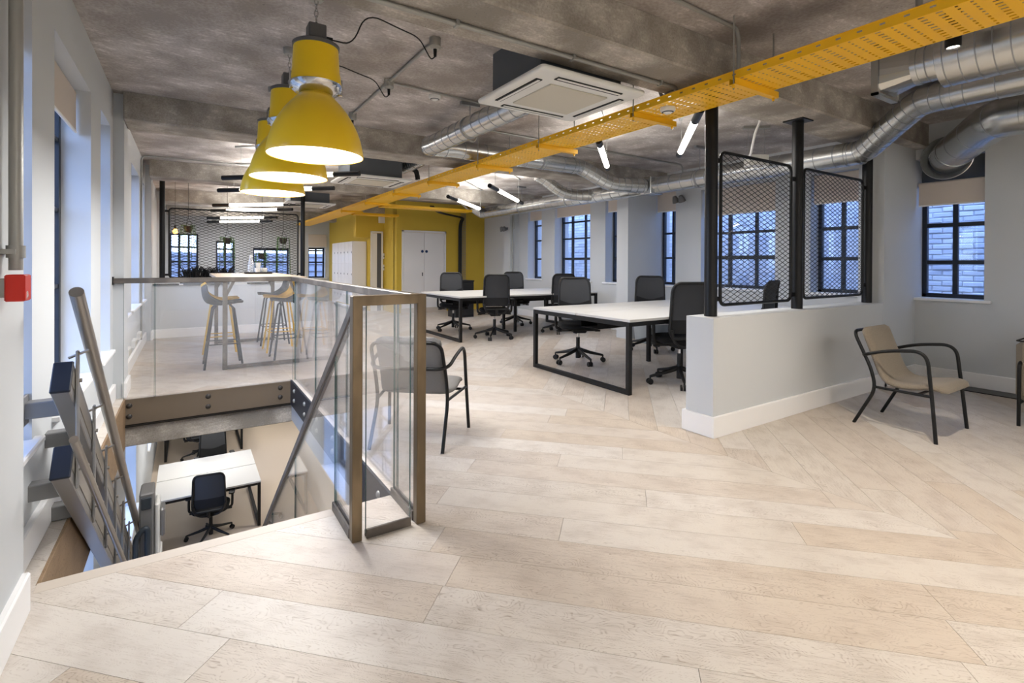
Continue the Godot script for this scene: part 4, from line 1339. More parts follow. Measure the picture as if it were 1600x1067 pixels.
func build_lamps() -> void:
	var y := 2.40
	tube_lamp("tube lamp farthest right, over the far desk against the yellow wall", V(3.716, y, -7.76), V(5.365, y, -9.394))
	tube_lamp("tube lamp over the front of the far desk", V(3.695, y, -6.322), V(5.289, y, -7.828))
	tube_lamp("tube lamp just right of the yellow tray over the first desk, hung on two wires", V(3.36, 2.47, -3.65), V(4.45, 2.47, -4.66), true, 0.13, 0.88, 0.3)
	tube_lamp("tube lamp nearest the first mesh panel post", V(3.33, 2.47, -2.465), V(4.54, 2.47, -3.637), true, 0.2, 0.9, 0.2)
	tube_lamp("tube lamp nearest behind the yellow pendants", V(0.389, y, -7.782), V(1.827, y, -6.395))
	tube_lamp("second tube lamp behind the yellow pendants", V(0.397, y, -9.182), V(1.865, y, -7.884))
	tube_lamp("third tube lamp, just beyond the mesh over the bar", V(0.416, y, -11.66), V(1.821, y, -10.42))
	tube_lamp("fourth tube lamp, over the kitchen", V(0.424, y, -12.884), V(1.871, y, -11.543))
	tube_lamp("fifth tube lamp, deep in the kitchen", V(0.414, y, -15.127), V(1.883, y, -13.832))
	tube_lamp("sixth and farthest tube lamp in the kitchen", V(0.456, y, -16.6), V(1.94, y, -15.2))
	# unseen tube lamps, out of view behind the camera, placed to light the foreground
	tube_lamp("unseen tube lamp behind the viewpoint on the left, lighting the foreground", V(0.3, y, 1.2), V(1.7, y, -0.2 + 2.7), true, 0.2, 0.82, 1.2, 1.7)
	tube_lamp("unseen tube lamp behind the viewpoint in the middle, lighting the foreground", V(1.2, y, 1.9), V(2.6, y, 3.3), true, 0.2, 0.82, 1.2, 1.7)
	tube_lamp("unseen tube lamp far behind the viewpoint on the right, lighting the foreground", V(4.4, y, 3.6), V(5.9, y, 2.2), true, 0.2, 0.82, 1.2, 1.7)
	# three yellow pendants over the stairwell
	var p := [V(0.617, 1.88, -3.04), V(0.616, 1.88, -3.94), V(0.635, 1.88, -4.90)]
	var t := pendant("nearest and largest of the three yellow bell pendants over the stairwell", p[0])
	for i in [1, 2]:
		dup(t, p[i], 0.0, ["", "middle one of the three yellow bell pendants over the stairwell", "farthest of the three yellow bell pendants over the stairwell"][i])
	# small surface spot beside the big duct
	var s := thing("ceiling_spot", "small lit black ceiling spot just right of the yellow tray, before the big duct", "lamp", V(3.46, 2.44, -0.98), 0.0, "ceiling spots")
	var g := G.new()
	g.lathe([Vector2(0.0, CEIL - 2.44), Vector2(0.036, CEIL - 2.44), Vector2(0.036, 0.01), Vector2(0.034, 0.0), Vector2(0.03, 0.0), Vector2(0.028, 0.015)], 20)
	obj("can", g, M.black_metal, s)
	g = G.new()
	g.lathe([Vector2(0.0, 0.008), Vector2(0.0285, 0.008)], 20)
	obj("spot_lens", g, M.spot_glow, s)
	spot(s, 2.1)
	var at := [V(5.2, 2.72, 0.6), V(2.0, 2.72, 0.9), V(1.6, 2.72, 3.0)]  # unseen spots behind the camera, placed to light the near floor
	var nm := ["second ceiling spot, unseen behind the viewpoint over the armchairs", "third ceiling spot, unseen behind the viewpoint at the left", "rearmost ceiling spot, unseen behind the viewpoint"]
	for i in at.size(): dup(s, at[i], 0.0, nm[i])
	# bracket spots on the right wall
	var b := thing("wall_spot", "black emergency spotlight on a bracket between the windows before the white pillar", "lamp", V(6.87, 2.34, -5.42), 0.0, "wall spotlights")
	g = G.new()
	g.tube(fil([V(0.0, 0, 0), V(-0.08, 0, 0), V(-0.12, 0.02, 0.05)], 0.03), 0.01, 8)
	g.box(V(-0.02, -0.03, -0.03), V(0.0, 0.03, 0.03), 0.003)
	obj("bracket", g, M.casing_grey, b)
	for z in [-0.05, 0.07]:
		g = G.new()
		g.lathe([Vector2(0.0, 0.06), Vector2(0.03, 0.055), Vector2(0.05, 0.0), Vector2(0.062, -0.05), Vector2(0.055, -0.05), Vector2(0.0, -0.03)], 16, Transform3D(Basis(V(0, 0, 1), 0.5), V(-0.13, -0.01, z)))
		obj("lamp_head", g, M.pendant_grey, b)
	dup(b, V(6.62, 2.12, -10.45), 0.0, "black emergency spotlight on a bracket near the yellow back wall")

func spot(parent: Node3D, e: float) -> void:
	var l := SpotLight3D.new()
	l.name = "lamp_light"
	l.spot_angle = 55.0
	l.spot_angle_attenuation = 0.8
	l.light_energy = e
	l.light_color = Color(1, 0.945, 0.87)
	l.light_size = 0.03
	l.spot_range = 20.0
	l.spot_attenuation = 2.0
	l.shadow_enabled = true
	l.rotation.x = -PI / 2
	l.position = V(0, -0.012, 0)
	parent.add_child(l, true)

func pendant(label: String, at: Vector3) -> Node3D:
	var t := thing("pendant_lamp", label, "lamp", at, 0.0, "yellow bell pendants")
	var k := 1.055
	var g := G.new()
	var f := [[0.2495, 0.0], [0.2500, 0.012], [0.2455, 0.04], [0.235, 0.09], [0.218, 0.14], [0.194, 0.19], [0.164, 0.24], [0.132, 0.28], [0.10, 0.315], [0.082, 0.335]]
	var pr := []
	for e in f: pr.append(Vector2(e[0], e[1]) * k)
	for i in range(f.size() - 1, -1, -1): pr.append(Vector2(f[i][0] - 0.004, f[i][1] + 0.0006) * k)
	pr.append(pr[0])
	g.lathe(pr, 48)
	obj("bell_shade", g, M.yellow_enamel, t)
	g = G.new()
	g.lathe([Vector2(0.0, 0.004) * k, Vector2(0.2448, 0.004) * k], 48)
	obj("lamp_diffuser", g, M.pendant_glow, t)
	g = G.new()
	g.lathe([Vector2(0.075, 0.330) * k, Vector2(0.10, 0.338) * k, Vector2(0.128, 0.358) * k, Vector2(0.139, 0.378) * k, Vector2(0.141, 0.386) * k, Vector2(0.128, 0.392) * k], 40)
	obj("reflector_collar", g, M.chrome, t)
	g = G.new()
	g.lathe([Vector2(0.128, 0.386) * k, Vector2(0.130, 0.40) * k, Vector2(0.127, 0.44) * k, Vector2(0.122, 0.46) * k, Vector2(0.115, 0.59) * k], 40)
	obj("gear_housing", g, M.yellow_enamel, t)
	g = G.new()
	g.lathe([Vector2(0.113, 0.585) * k, Vector2(0.121, 0.587) * k, Vector2(0.122, 0.603) * k, Vector2(0.108, 0.612) * k, Vector2(0.0, 0.614) * k], 40)
	var cap := obj("top_cap", g, M.pendant_grey, t)
	for s in [-1.0, 1.0]: obj("catch", g1(V(s * 0.128 * k - 0.007, 0.35 * k, -0.012), V(s * 0.128 * k + 0.012, 0.44 * k, 0.012), 0.003), M.chrome, t)
	obj("junction_box", g1(V(-0.048, 0.645, -0.048), V(0.048, 0.75, 0.048), 0.005), M.pendant_grey, cap)
	g = G.new()
	g.cyl(V(0.045, 0.69, 0), V(0.09, 0.69, 0), 0.013, 10)
	obj("cable_gland", g, M.black_plastic, cap)
	g = G.new()
	var top := CEIL - 1.88
	for i in 5:
		var y := 0.735 + i * (top - 0.77) / 5.0
		var l := []
		for j in 11:
			var a := TAU * j / 10
			var q := V(cos(a) * 0.010, sin(a) * 0.021 + 0.018, 0)
			l.append(q.rotated(Vector3.UP, PI / 2 * (i % 2)) + V(0, y, 0))
		g.tube(l, 0.0035, 6, [], false)
	obj("chain", g, M.chrome, t)
	g = G.new()
	g.lathe([Vector2(0.0, top - 0.045), Vector2(0.035, top - 0.045), Vector2(0.042, top - 0.035), Vector2(0.044, top), Vector2(0.0, top)], 20)
	obj("ceiling_box", g, M.conduit, t)
	area(t, V(0, -0.008, 0), Vector2(0.42, 0.42), PEND_E)
	return t

# ---------- conduits and small ceiling fittings ----------
func build_conduits() -> void:
	var c := CEIL - 0.016
	var t := thing("conduit_run", "steel conduit with three round boxes that feeds the yellow pendants", "conduit")
	var g := G.new()
	g.cyl(V(1.43, c, -5.3), V(1.43, c, -3.2), 0.013, 10)
	obj("pipe", g, M.conduit, t)
	for z in [-3.2, -4.15, -5.27]:
		g = G.new()
		g.lathe([Vector2(0, -0.045), Vector2(0.036, -0.045), Vector2(0.04, -0.04), Vector2(0.04, 0.016)], 18, Transform3D(Basis(), V(1.43, c, z)))
		g.lathe([Vector2(0, -0.06), Vector2(0.03, -0.06), Vector2(0.045, -0.045)], 8, Transform3D(Basis(), V(1.43, c, z)))
		var bx := obj("round_box", g, M.conduit, t)
		g = G.new()
		g.cyl(V(1.43, c - 0.06, z), V(1.43, c - 0.11, z), 0.013, 10, 0.010)
		obj("gland", g, M.black_plastic, bx)
	var px := [V(0.617, 1.88, -3.04), V(0.616, 1.88, -3.94), V(0.635, 1.88, -4.90)]
	var ends := [-3.2, -4.15, -5.27]
	for i in 3:
		var a: Vector3 = px[i] + V(0.09, 0.69, 0)
		var e := V(1.43, c - 0.11, ends[i])
		g = G.new()
		g.tube(fil([a, a + V(0.12, 0.0, 0.0), V(a.x + 0.2, c - 0.005, a.z - 0.02), V(a.x + 0.45, c - 0.025, (a.z + e.z) / 2), V(e.x - 0.12, c - 0.006, e.z), V(e.x - 0.07, e.y + 0.02, e.z + 0.01), V(e.x - 0.03, e.y - 0.03, e.z), e], 0.12, 6), 0.0045, 6)
		tag(obj("pendant_cable", g, M.black_plastic), ["dark flex looping from the nearest yellow pendant to its ceiling box", "dark flex from the middle yellow pendant to its ceiling box", "dark flex from the farthest yellow pendant to its ceiling box"][i], "cable", "pendant flexes")
	g = G.new()
	g.cyl(V(1.43, c, -4.15), V(2.5, c, -4.22), 0.010, 8)
	tag(obj("ceiling_conduit", g, M.conduit), "steel conduit crossing the ceiling from the pendant boxes towards the large cassette", "conduit")
	# conduit under the first beam
	var u := thing("beam_conduit", "bright steel conduit clipped under the nearest beam", "conduit")
	g = G.new()
	g.tube(fil([V(-0.4, BEAM - 0.016, -2.405), V(3.0, BEAM - 0.016, -2.41), V(3.05, BEAM - 0.016, -2.62), V(3.05, CEIL - 0.02, -2.64)], 0.06), 0.0135, 10)
	obj("pipe", g, M.conduit, u)
	for x in [0.4, 1.2, 2.0, 2.8]: obj("saddle_clip", g1(V(x - 0.01, BEAM - 0.034, -2.43), V(x + 0.01, BEAM, -2.385), 0.002), M.conduit, u)
	g = G.new()
	g.tube(fil([V(1.2, CEIL - 0.016, -1.9), V(2.9, CEIL - 0.016, -1.95), V(3.02, CEIL - 0.016, -1.95), V(3.02, 2.48, -1.95)], 0.1), 0.0125, 10)
	tag(obj("ceiling_conduit", g, M.conduit), "steel conduit along the nearest ceiling bay bending down into the yellow tray", "conduit")
	g = G.new()
	g.tube(fil([V(2.5, CEIL - 0.016, -5.1), V(2.75, 2.62, -5.05), V(2.78, CEIL - 0.016, -5.02), V(6.3, CEIL - 0.016, -5.1), V(6.45, CEIL - 0.016, -5.1), V(6.45, 2.45, -5.1)], 0.1), 0.0125, 10)
	tag(obj("ceiling_conduit", g, M.conduit), "steel conduit crossing above the first desk to the window wall", "conduit")
	g = G.new()
	g.tube(fil([V(4.64, CEIL, -2.75), V(4.615, 2.64, -2.75), V(4.55, 2.54, -2.76), V(4.57, 2.42, -2.8), V(4.70, 2.35, -2.9), V(4.88, 2.38, -3.05), V(5.20, 2.43, -3.15)], 0.1), 0.011, 8)
	tag(obj("flexible_conduit", g, M.white_paint), "pale flexible conduit drooping behind the first mesh panel", "conduit")
	g = G.new()
	g.cyl(V(3.06, CEIL, -1.0), V(3.06, 2.48, -1.0), 0.016, 12)
	tag(obj("tray_drop_pipe", g, M.conduit), "grey drop pipe from the ceiling into the nearest part of the yellow tray", "pipe")
	g = G.new()
	g.cyl(V(6.66, 0.15, -10.28), V(6.66, 2.7, -10.28), 0.014, 10)
	g.cyl(V(6.66, 2.1, -10.22), V(6.66, 2.7, -10.22), 0.010, 10)
	tag(obj("wall_conduit", g, M.conduit), "steel conduit rising beside the far wall spotlight", "conduit")
	# smoke detectors and a sensor
	for i in 4:
		var at: Vector3 = [V(2.99, 2.428, -2.50), V(4.34, CEIL, -5.25), V(1.92, CEIL, -4.30), V(3.7, CEIL, -8.3)][i]
		var s := thing("smoke_detector", ["round white smoke detector on the underside of the yellow tray", "white smoke detector on the ceiling over the first desk", "white sensor on the ceiling between pendants and large cassette", "white smoke detector on the ceiling by the far desk"][i], "smoke detector", at, 0.0, "ceiling detectors")
		g = G.new()
		g.lathe([Vector2(0, -0.045), Vector2(0.022, -0.044), Vector2(0.03, -0.034), Vector2(0.05, -0.028), Vector2(0.056, -0.015), Vector2(0.056, 0.0)], 24)
		obj("cover", g, M.ac_white, s)
		g = G.new()
		g.lathe([Vector2(0.034, -0.0365), Vector2(0.044, -0.0325)], 24)
		obj("vent_ring", g, M.casing_grey, s)
	# suspended white tray of the far side fixture behind the first panel
	var l := thing("suspended_box", "white suspended box fitting hung on two wires behind the first mesh panel", "ceiling fitting", V(5.36, 2.43, -3.24), -0.6)
	obj("body", g1(V(-0.11, -0.06, -0.07), V(0.11, 0.06, 0.07), 0.006), M.ac_white, l)
	g = G.new()
	for x in [-0.09, 0.09]: g.cyl(V(x, 0.06, 0), V(x, CEIL - 2.43, 0), 0.003, 5)
	g.box(V(-0.15, CEIL - 2.43 - 0.03, -0.025), V(0.15, CEIL - 2.43, 0.025), 0.003)
	obj("hanger", g, M.conduit, l)
	# call button box high on the yellow return wall
	var e := thing("alarm_sounder", "white alarm sounder high on the yellow wall beside the narrow door", "alarm", V(4.28, 2.42, -12.98))
	obj("case", g1(V(-0.08, -0.11, 0), V(0.08, 0.11, 0.07), 0.01), M.white_gloss, e)
	g = G.new()
	g.tube(fil([V(0.06, 0.1, 0.05), V(0.12, 0.2, 0.04), V(0.14, 0.0, 0.02), V(0.16, -0.3, 0.012), V(0.16, -1.0, 0.012)], 0.05), 0.008, 6)
	obj("cable", g, M.white_paint, e)
	for i in 2:
		var q := thing("entry_panel", ["upper white entry panel beside the narrow door", "lower white entry panel beside the narrow door"][i], "panel", V(4.35, 1.44 - i * 0.3, -12.99), 0.0, "entry panels")
		obj("plate", g1(V(-0.05, -0.075, 0), V(0.05, 0.075, 0.03), 0.005), M.white_gloss, q)
		obj("button", g1(V(-0.015, -0.02, 0.03), V(0.015, 0.01, 0.036), 0.003), M.casing_grey, q)

# ---------- desks and task chairs ----------
func desk(called: String, label: String, x0: float, x1: float, z0: float, z1: float, y: float, modules: int, mids: Array) -> Node3D:
	var t := thing(called, label, "desk")
	var h := y + 0.73
	var w := (x1 - x0) / modules
	var zm := (z0 + z1) / 2
	for i in modules:
		for s in 2:
			var a := z0 if s == 0 else zm + 0.009
			var b := zm - 0.009 if s == 0 else z1
			obj("tabletop", g1(V(x0 + i * w - 0.004 + 0.006, h - 0.026, a - 0.008 * (1 - s)), V(x0 + (i + 1) * w - 0.002 + 0.004 * (1 if i == modules - 1 else 0), h, b + 0.008 * s), 0.0025), M.desk_white, t)
	var r := 0.045
	for x in [x0, x1 - r]:
		var g := G.new()
		g.box(V(x, y, z0), V(x + r, h - 0.028, z0 + r), 0.002)
		g.box(V(x, y, z1 - r), V(x + r, h - 0.028, z1), 0.002)
		g.box(V(x, y, z0 + r), V(x + r, y + r, z1 - r), 0.002)
		g.box(V(x, h - 0.028 - r, z0 + r), V(x + r, h - 0.028, z1 - r), 0.002)
		obj("end_frame", g, M.desk_black, t)
	var bm := G.new()
	for z in [z0 + 0.02, z1 - 0.06, zm - 0.28, zm + 0.24]:
		bm.box(V(x0 + r, h - 0.073, z), V(x1 - r, h - 0.03, z + 0.04))
	obj("under_beam", bm, M.desk_black, t)
	for m in mids:
		obj("middle_leg", g1(V(m[0] - r / 2, y, m[1] - r / 2), V(m[0] + r / 2, h - 0.073, m[1] + r / 2), 0.002), M.desk_black, t)
	for i in modules:
		obj("cable_flap", g1(V(x0 + i * w + w * 0.28, h - 0.012, zm - 0.007), V(x0 + i * w + w * 0.5, h - 0.004, zm + 0.007)), M.slot_dark, t)
		var ct := G.new()
		ct.box(V(x0 + i * w + 0.2, h - 0.18, zm - 0.14), V(x0 + (i + 1) * w - 0.2, h - 0.176, zm + 0.14))
		for e in [-0.14, 0.138]: ct.box(V(x0 + i * w + 0.2, h - 0.18, zm + e), V(x0 + (i + 1) * w - 0.2, h - 0.08, zm + e + 0.002))
		obj("cable_trough", ct, M.desk_black, t)
	return t

func office_chair(label: String) -> Node3D:
	var t := thing("office_chair", label, "office chair", Vector3.ZERO, 0.0, "black task chairs")
	var g := G.new()
	g.cyl(V(0, 0.055, 0), V(0, 0.20, 0), 0.03, 16)
	g.cyl(V(0, 0.20, 0), V(0, 0.32, 0), 0.025, 16)
	var col := obj("column", g, M.black_plastic, t)
	g = G.new()
	g.cyl(V(0, 0.32, 0), V(0, 0.40, 0), 0.014, 12)
	obj("gas_lift", g, M.chrome, col)
	for k in 5:
		var a := TAU * k / 5 + 0.3
		var d := V(sin(a), 0, cos(a))
		g = G.new()
		g.tube([d * 0.02 + V(0, 0.165, 0), d * 0.16 + V(0, 0.122, 0), d * 0.30 + V(0, 0.092, 0), d * 0.325 + V(0, 0.086, 0)], 0.02, 8, [0.026, 0.021, 0.015, 0.013])
		var leg := obj("base_leg", g, M.black_plastic, t)
		g = G.new()
		var s := d.cross(Vector3.UP)
		var c := d * 0.325 + V(0, 0.031, 0) + s * 0.012
		for e in [-1.0, 1.0]: g.cyl(c + s * e * 0.008, c + s * e * 0.026, 0.0305, 16)
		g.cyl(d * 0.325 + V(0, 0.04, 0), d * 0.325 + V(0, 0.09, 0), 0.010, 8)
		obj("caster", g, M.black_plastic, leg)
	g = G.new()
	g.box(V(-0.09, 0.385, -0.14), V(0.09, 0.435, 0.12), 0.015)
	var me := obj("mechanism", g, M.black_plastic, t)
	g = G.new()
	g.cyl(V(-0.24, 0.405, 0.02), V(0.24, 0.405, 0.02), 0.007, 8)
	for s in [-1.0, 1.0]: g.box(V(s * 0.25 - 0.035, 0.395, 0.0), V(s * 0.25 + 0.035, 0.415, 0.04), 0.006)
	obj("lever", g, M.black_plastic, me)
	g = G.new()
	g.pad(V(0, 0.475, 0.02), 0.50, 0.075, 0.49, 0.13)
	obj("seat", g, M.seat_fabric, t)
	# back: curved frame, light mesh above, darker lumbar band below
	var bk := func(u: float, v: float) -> Vector3:
		var x := (u - 0.5) * 2.0
		var w := lerpf(0.225, 0.205, v)
		return V(x * w, 0.50 + v * 0.58, -0.245 - 0.07 * v + 0.045 * sin(v * 2.4) + x * x * 0.03)
	var loop := []
	for p in G.rrect(V(0.5, 0, 0.5), 0.97, 0.98, 0.16, 6): loop.append(bk.call(p.x, p.z))
	loop.append(loop[0])
	g = G.new()
	g.tube(loop, 0.0155, 10, [], false)
	var fr := obj("back_frame", g, M.black_plastic, t)
	g = G.new()
	g.sheet(func(a, c): return bk.call(lerpf(0.04, 0.96, a), lerpf(0.34, 0.975, c)) + V(0, 0, 0.004), 10, 10, 0.006)
	obj("back_mesh", g, M.mesh_grey, fr)
	g = G.new()
	g.sheet(func(a, c): return bk.call(lerpf(0.04, 0.96, a), lerpf(0.10, 0.46 - 0.06 * cos((a - 0.5) * 4.0), c)) + V(0, 0, 0.012), 10, 8, 0.012)
	obj("lumbar_band", g, M.mesh_dark, fr)
	g = G.new()
	g.tube(fil([V(0, 0.41, -0.10), V(0, 0.42, -0.24), V(0, 0.52, -0.265)], 0.06), 0.024, 8)
	for s in [-1.0, 1.0]: g.tube(fil([V(s * 0.205, 0.60, -0.235), V(s * 0.17, 0.455, -0.215), V(0, 0.415, -0.19)], 0.12), 0.016, 8)
	obj("back_stem", g, M.black_plastic, fr)
	for s in [-1.0, 1.0]:
		g = G.new()
		g.tube(fil([V(s * 0.16, 0.43, 0.0), V(s * 0.285, 0.43, 0.0), V(s * 0.29, 0.52, 0.0), V(s * 0.29, 0.65, 0.01)], 0.05), 0.018, 8)
		var ar := obj("arm_post", g, M.black_plastic, t)
		g = G.new()
		g.pad(V(s * 0.285, 0.665, 0.03), 0.085, 0.028, 0.25, 0.03)
		obj("arm_pad", g, M.black_plastic, ar)
	return t

func build_desks() -> void:
	desk("bench_desk", "nearest white bench desk on black hoop frames, behind the low partition", 3.555, 6.5, -5.01, -3.42, 0.0, 2, [[5.03, -3.995], [5.03, -4.495]])
	desk("bench_desk", "far white bench desk on black hoop frames, by the window wall", 3.63, 6.56, -8.72, -7.13, 0.0, 2, [[5.09, -7.75], [5.09, -8.15]])
	desk("lower_desk", "white desk on the storey below, seen down the stairwell", -0.42, 0.99, -10.55, -8.96, LOW, 1, [])
	desk("lower_desk", "second white desk on the storey below, only its black legs showing under the slab edge", -0.42, 1.05, -14.4, -12.85, LOW, 1, [])
	var c := office_chair("black task chair behind the nearest desk, facing the viewer under its left end")
	c.position = V(4.22, 0, -4.95)
	c.rotation.y = -0.5
	var list := [
		[V(4.38, 0, -3.49), PI - 0.42, "black task chair seen from behind, half hidden by the low partition's end"],
		[V(5.72, 0, -5.09), -0.84, "black task chair on the far side of the nearest desk, before the dark steel window"],
		[V(5.55, 0, -3.42), PI + 0.2, "black task chair seen through the first mesh panel"],
		[V(4.35, 0, -7.26), PI - 0.4, "black task chair seen from behind at the front of the far desk"],
		[V(4.20, 0, -8.53), -0.3, "black task chair behind the far desk at its left end"],
		[V(5.70, 0, -8.68), -0.4, "black task chair behind the far desk, before the farthest narrow window"],
		[V(5.75, 0, -7.25), PI - 0.4, "black task chair mostly hidden behind the chair of the nearest desk"],
		[V(0.30, LOW, -8.98), PI - 0.15, "black mesh chair at the desk on the storey below"],
		[V(0.42, LOW, -10.75), 0.1, "black chair back behind the desk on the storey below"],
		[V(0.22, LOW, -12.75), PI + 0.1, "farthest black chair on the storey below, under the slab edge"],
	]
	for l in list: dup(c, l[0], l[1], l[2])
	var k := thing("low_cabinet", "low dark cabinet behind the far desk, in front of the yellow wall", "cabinet", V(5.42, 0, -10.6))
	obj("body", g1(V(-0.24, 0, -0.2), V(0.24, 0.83, 0.2), 0.006), M.black_plastic, k)
	obj("top", g1(V(-0.25, 0.83, -0.21), V(0.25, 0.86, 0.21), 0.004), M.mesh_dark, k)
	obj("door", g1(V(-0.225, 0.05, 0.2), V(0.225, 0.80, 0.215), 0.004), M.mesh_dark, k)
	# round-cornered cover standing on the floor behind the nearest desk
	var b := thing("floor_bin", "translucent grey rounded tub on the floor behind the nearest desk", "tub", V(6.35, 0, -5.55))
	var g := G.new()
	g.loft([G.rrect(V(0, 0, 0), 0.50, 0.5, 0.16), G.rrect(V(0, 0.02, 0), 0.54, 0.54, 0.18), G.rrect(V(0, 0.30, 0), 0.58, 0.58, 0.19), G.rrect(V(0, 0.32, 0), 0.56, 0.56, 0.18)])
	obj("tub", g, mat("tub_grey", Color(0.62, 0.65, 0.66), 0.3), b)
	g = G.new()
	g.loft([G.rrect(V(0, 0.315, 0), 0.60, 0.60, 0.19), G.rrect(V(0, 0.345, 0), 0.60, 0.60, 0.19)])
	obj("lid", g, M.ac_white, b)

# ---------- lounge ----------
func armchair(label: String) -> Node3D:
	# faces +z; front feet at (+-0.315, 0.27), rear feet at (+-0.255, -0.27)
	var t := thing("armchair", label, "armchair", Vector3.ZERO, 0.0, "tubular lounge chairs")
	var r := 0.0125
	var g := G.new()
	var hoop := [V(-0.318, 0, 0.272), V(-0.305, 0.30, 0.245), V(-0.295, 0.645, 0.21), V(-0.29, 0.615, -0.04), V(-0.275, 0.548, -0.225), V(0.275, 0.548, -0.225), V(0.29, 0.615, -0.04), V(0.295, 0.645, 0.21), V(0.305, 0.30, 0.245), V(0.318, 0, 0.272)]
	g.tube(fil(hoop, 0.10, 8), r, 12)
	obj("arm_hoop", g, M.black_metal, t)
	g = G.new()
	var back := [V(-0.255, 0, -0.275), V(-0.252, 0.30, -0.125), V(-0.252, 0.45, -0.155), V(-0.245, 0.735, -0.285), V(0.245, 0.735, -0.285), V(0.252, 0.45, -0.155), V(0.252, 0.30, -0.125), V(0.255, 0, -0.275)]
	g.tube(fil(back, 0.075, 8), r, 12)
	obj("back_hoop", g, M.black_metal, t)
	g = G.new()
	for s in [-1.0, 1.0]: g.tube([V(s * 0.252, 0.315, -0.13), V(s * 0.304, 0.325, 0.245)], 0.0105, 10)
	g.tube([V(-0.29, 0.325, 0.16), V(0.29, 0.325, 0.16)], 0.010, 8)
	obj("seat_rail", g, M.black_metal, t)
	# one padded sheet: back, bend, seat, rounded front edge
	var spine := fil([V(0, 0.765, -0.232), V(0, 0.36, -0.085), V(0, 0.345, 0.06), V(0, 0.385, 0.255), V(0, 0.35, 0.31)], 0.11, 8)
	var acc := [0.0]
	for i in spine.size() - 1: acc.append(acc[i] + spine[i].distance_to(spine[i + 1]))
	var tot: float = acc[acc.size() - 1]
	var at := func(v: float) -> Vector3:
		var s := v * tot
		for i in spine.size() - 1:
			if s <= acc[i + 1] + 1e-6: return spine[i].lerp(spine[i + 1], (s - acc[i]) / maxf(acc[i + 1] - acc[i], 1e-6))
		return spine[spine.size() - 1]
	var rings := []
	var n := 34
	for i in n + 1:
		var v := float(i) / n
		var p: Vector3 = at.call(v)
		var d: Vector3 = (at.call(minf(v + 0.02, 1.0)) - at.call(maxf(v - 0.02, 0.0))).normalized()
		var nn := V(0, d.z, -d.y)
		var half := lerpf(0.232, 0.268, smoothstep(0.35, 0.75, v))
		var th := 0.026
		var e := minf(v, 1.0 - v) / 0.05
		if e < 1.0:
			half -= 0.045 * (1.0 - sqrt(1.0 - (1.0 - e) * (1.0 - e)))
			th *= maxf(0.25, sqrt(1.0 - (1.0 - e) * (1.0 - e)))
		var ring := []
		for j in 20:
			var a := TAU * j / 20
			var cx := signf(cos(a)) * pow(absf(cos(a)), 0.35)
			var cy := signf(sin(a)) * pow(absf(sin(a)), 0.8)
			ring.append(p + V(cx * half, 0, 0) + nn * cy * th)
		rings.append(ring)
	g = G.new()
	g.loft(rings)
	obj("upholstery", g, M.felt, t)
	return t

func build_lounge() -> void:
	var a := armchair("beige felt armchair on black tubes in front of the low partition, facing the right")
	a.position = V(4.765, 0, -1.61)
	var f := V(0.325, 0, -0.39)
	var c := dup(a, V(1.402, 0, -3.415), atan2(f.x, f.z), "grey woven armchair on black tubes seen from behind, next to the glass balustrade")
	(c.get_node("upholstery") as MeshInstance3D).material_override = M.grey_weave
	# boxy easy chair at the right edge
	var t := thing("easy_chair", "boxy beige easy chair with dark piping, cut off by the right edge of the view", "armchair", V(5.91, 0, -0.77), -PI / 2)
	var g := G.new()
	g.box(V(-0.30, 0.19, -0.30), V(0.30, 0.43, 0.34), 0.04)
	obj("seat_cushion", g, M.felt, t)
	g = G.new()
	g.box(V(-0.30, 0.30, -0.42), V(0.30, 0.80, -0.28), 0.04)
	obj("back_cushion", g, M.felt, t)
	for s in [-1.0, 1.0]:
		g = G.new()
		g.box(V(s * 0.345 - 0.06, 0.19, -0.40), V(s * 0.345 + 0.06, 0.675, 0.36), 0.045)
		var ar := obj("arm_cushion", g, M.felt, t)
		var l := []
		for p in G.rrect(Vector3.ZERO, 0.115, 0.70, 0.03): l.append(V(s * 0.345 + p.x, 0.664, -0.02 + p.z))
		l.append(l[0])
		g = G.new()
		g.tube(l, 0.006, 6, [], false)
		obj("piping", g, M.piping, ar)
		g = G.new()
		g.tube(fil([V(s * 0.37, 0, 0.395), V(s * 0.37, 0.50, 0.395), V(s * 0.37, 0.50, -0.40), V(s * 0.37, 0, -0.42)], 0.06), 0.012, 10)
		g.tube([V(s * 0.37, 0.18, 0.39), V(s * 0.37, 0.18, -0.40)], 0.011, 8)
		obj("side_frame", g, M.black_metal, t)

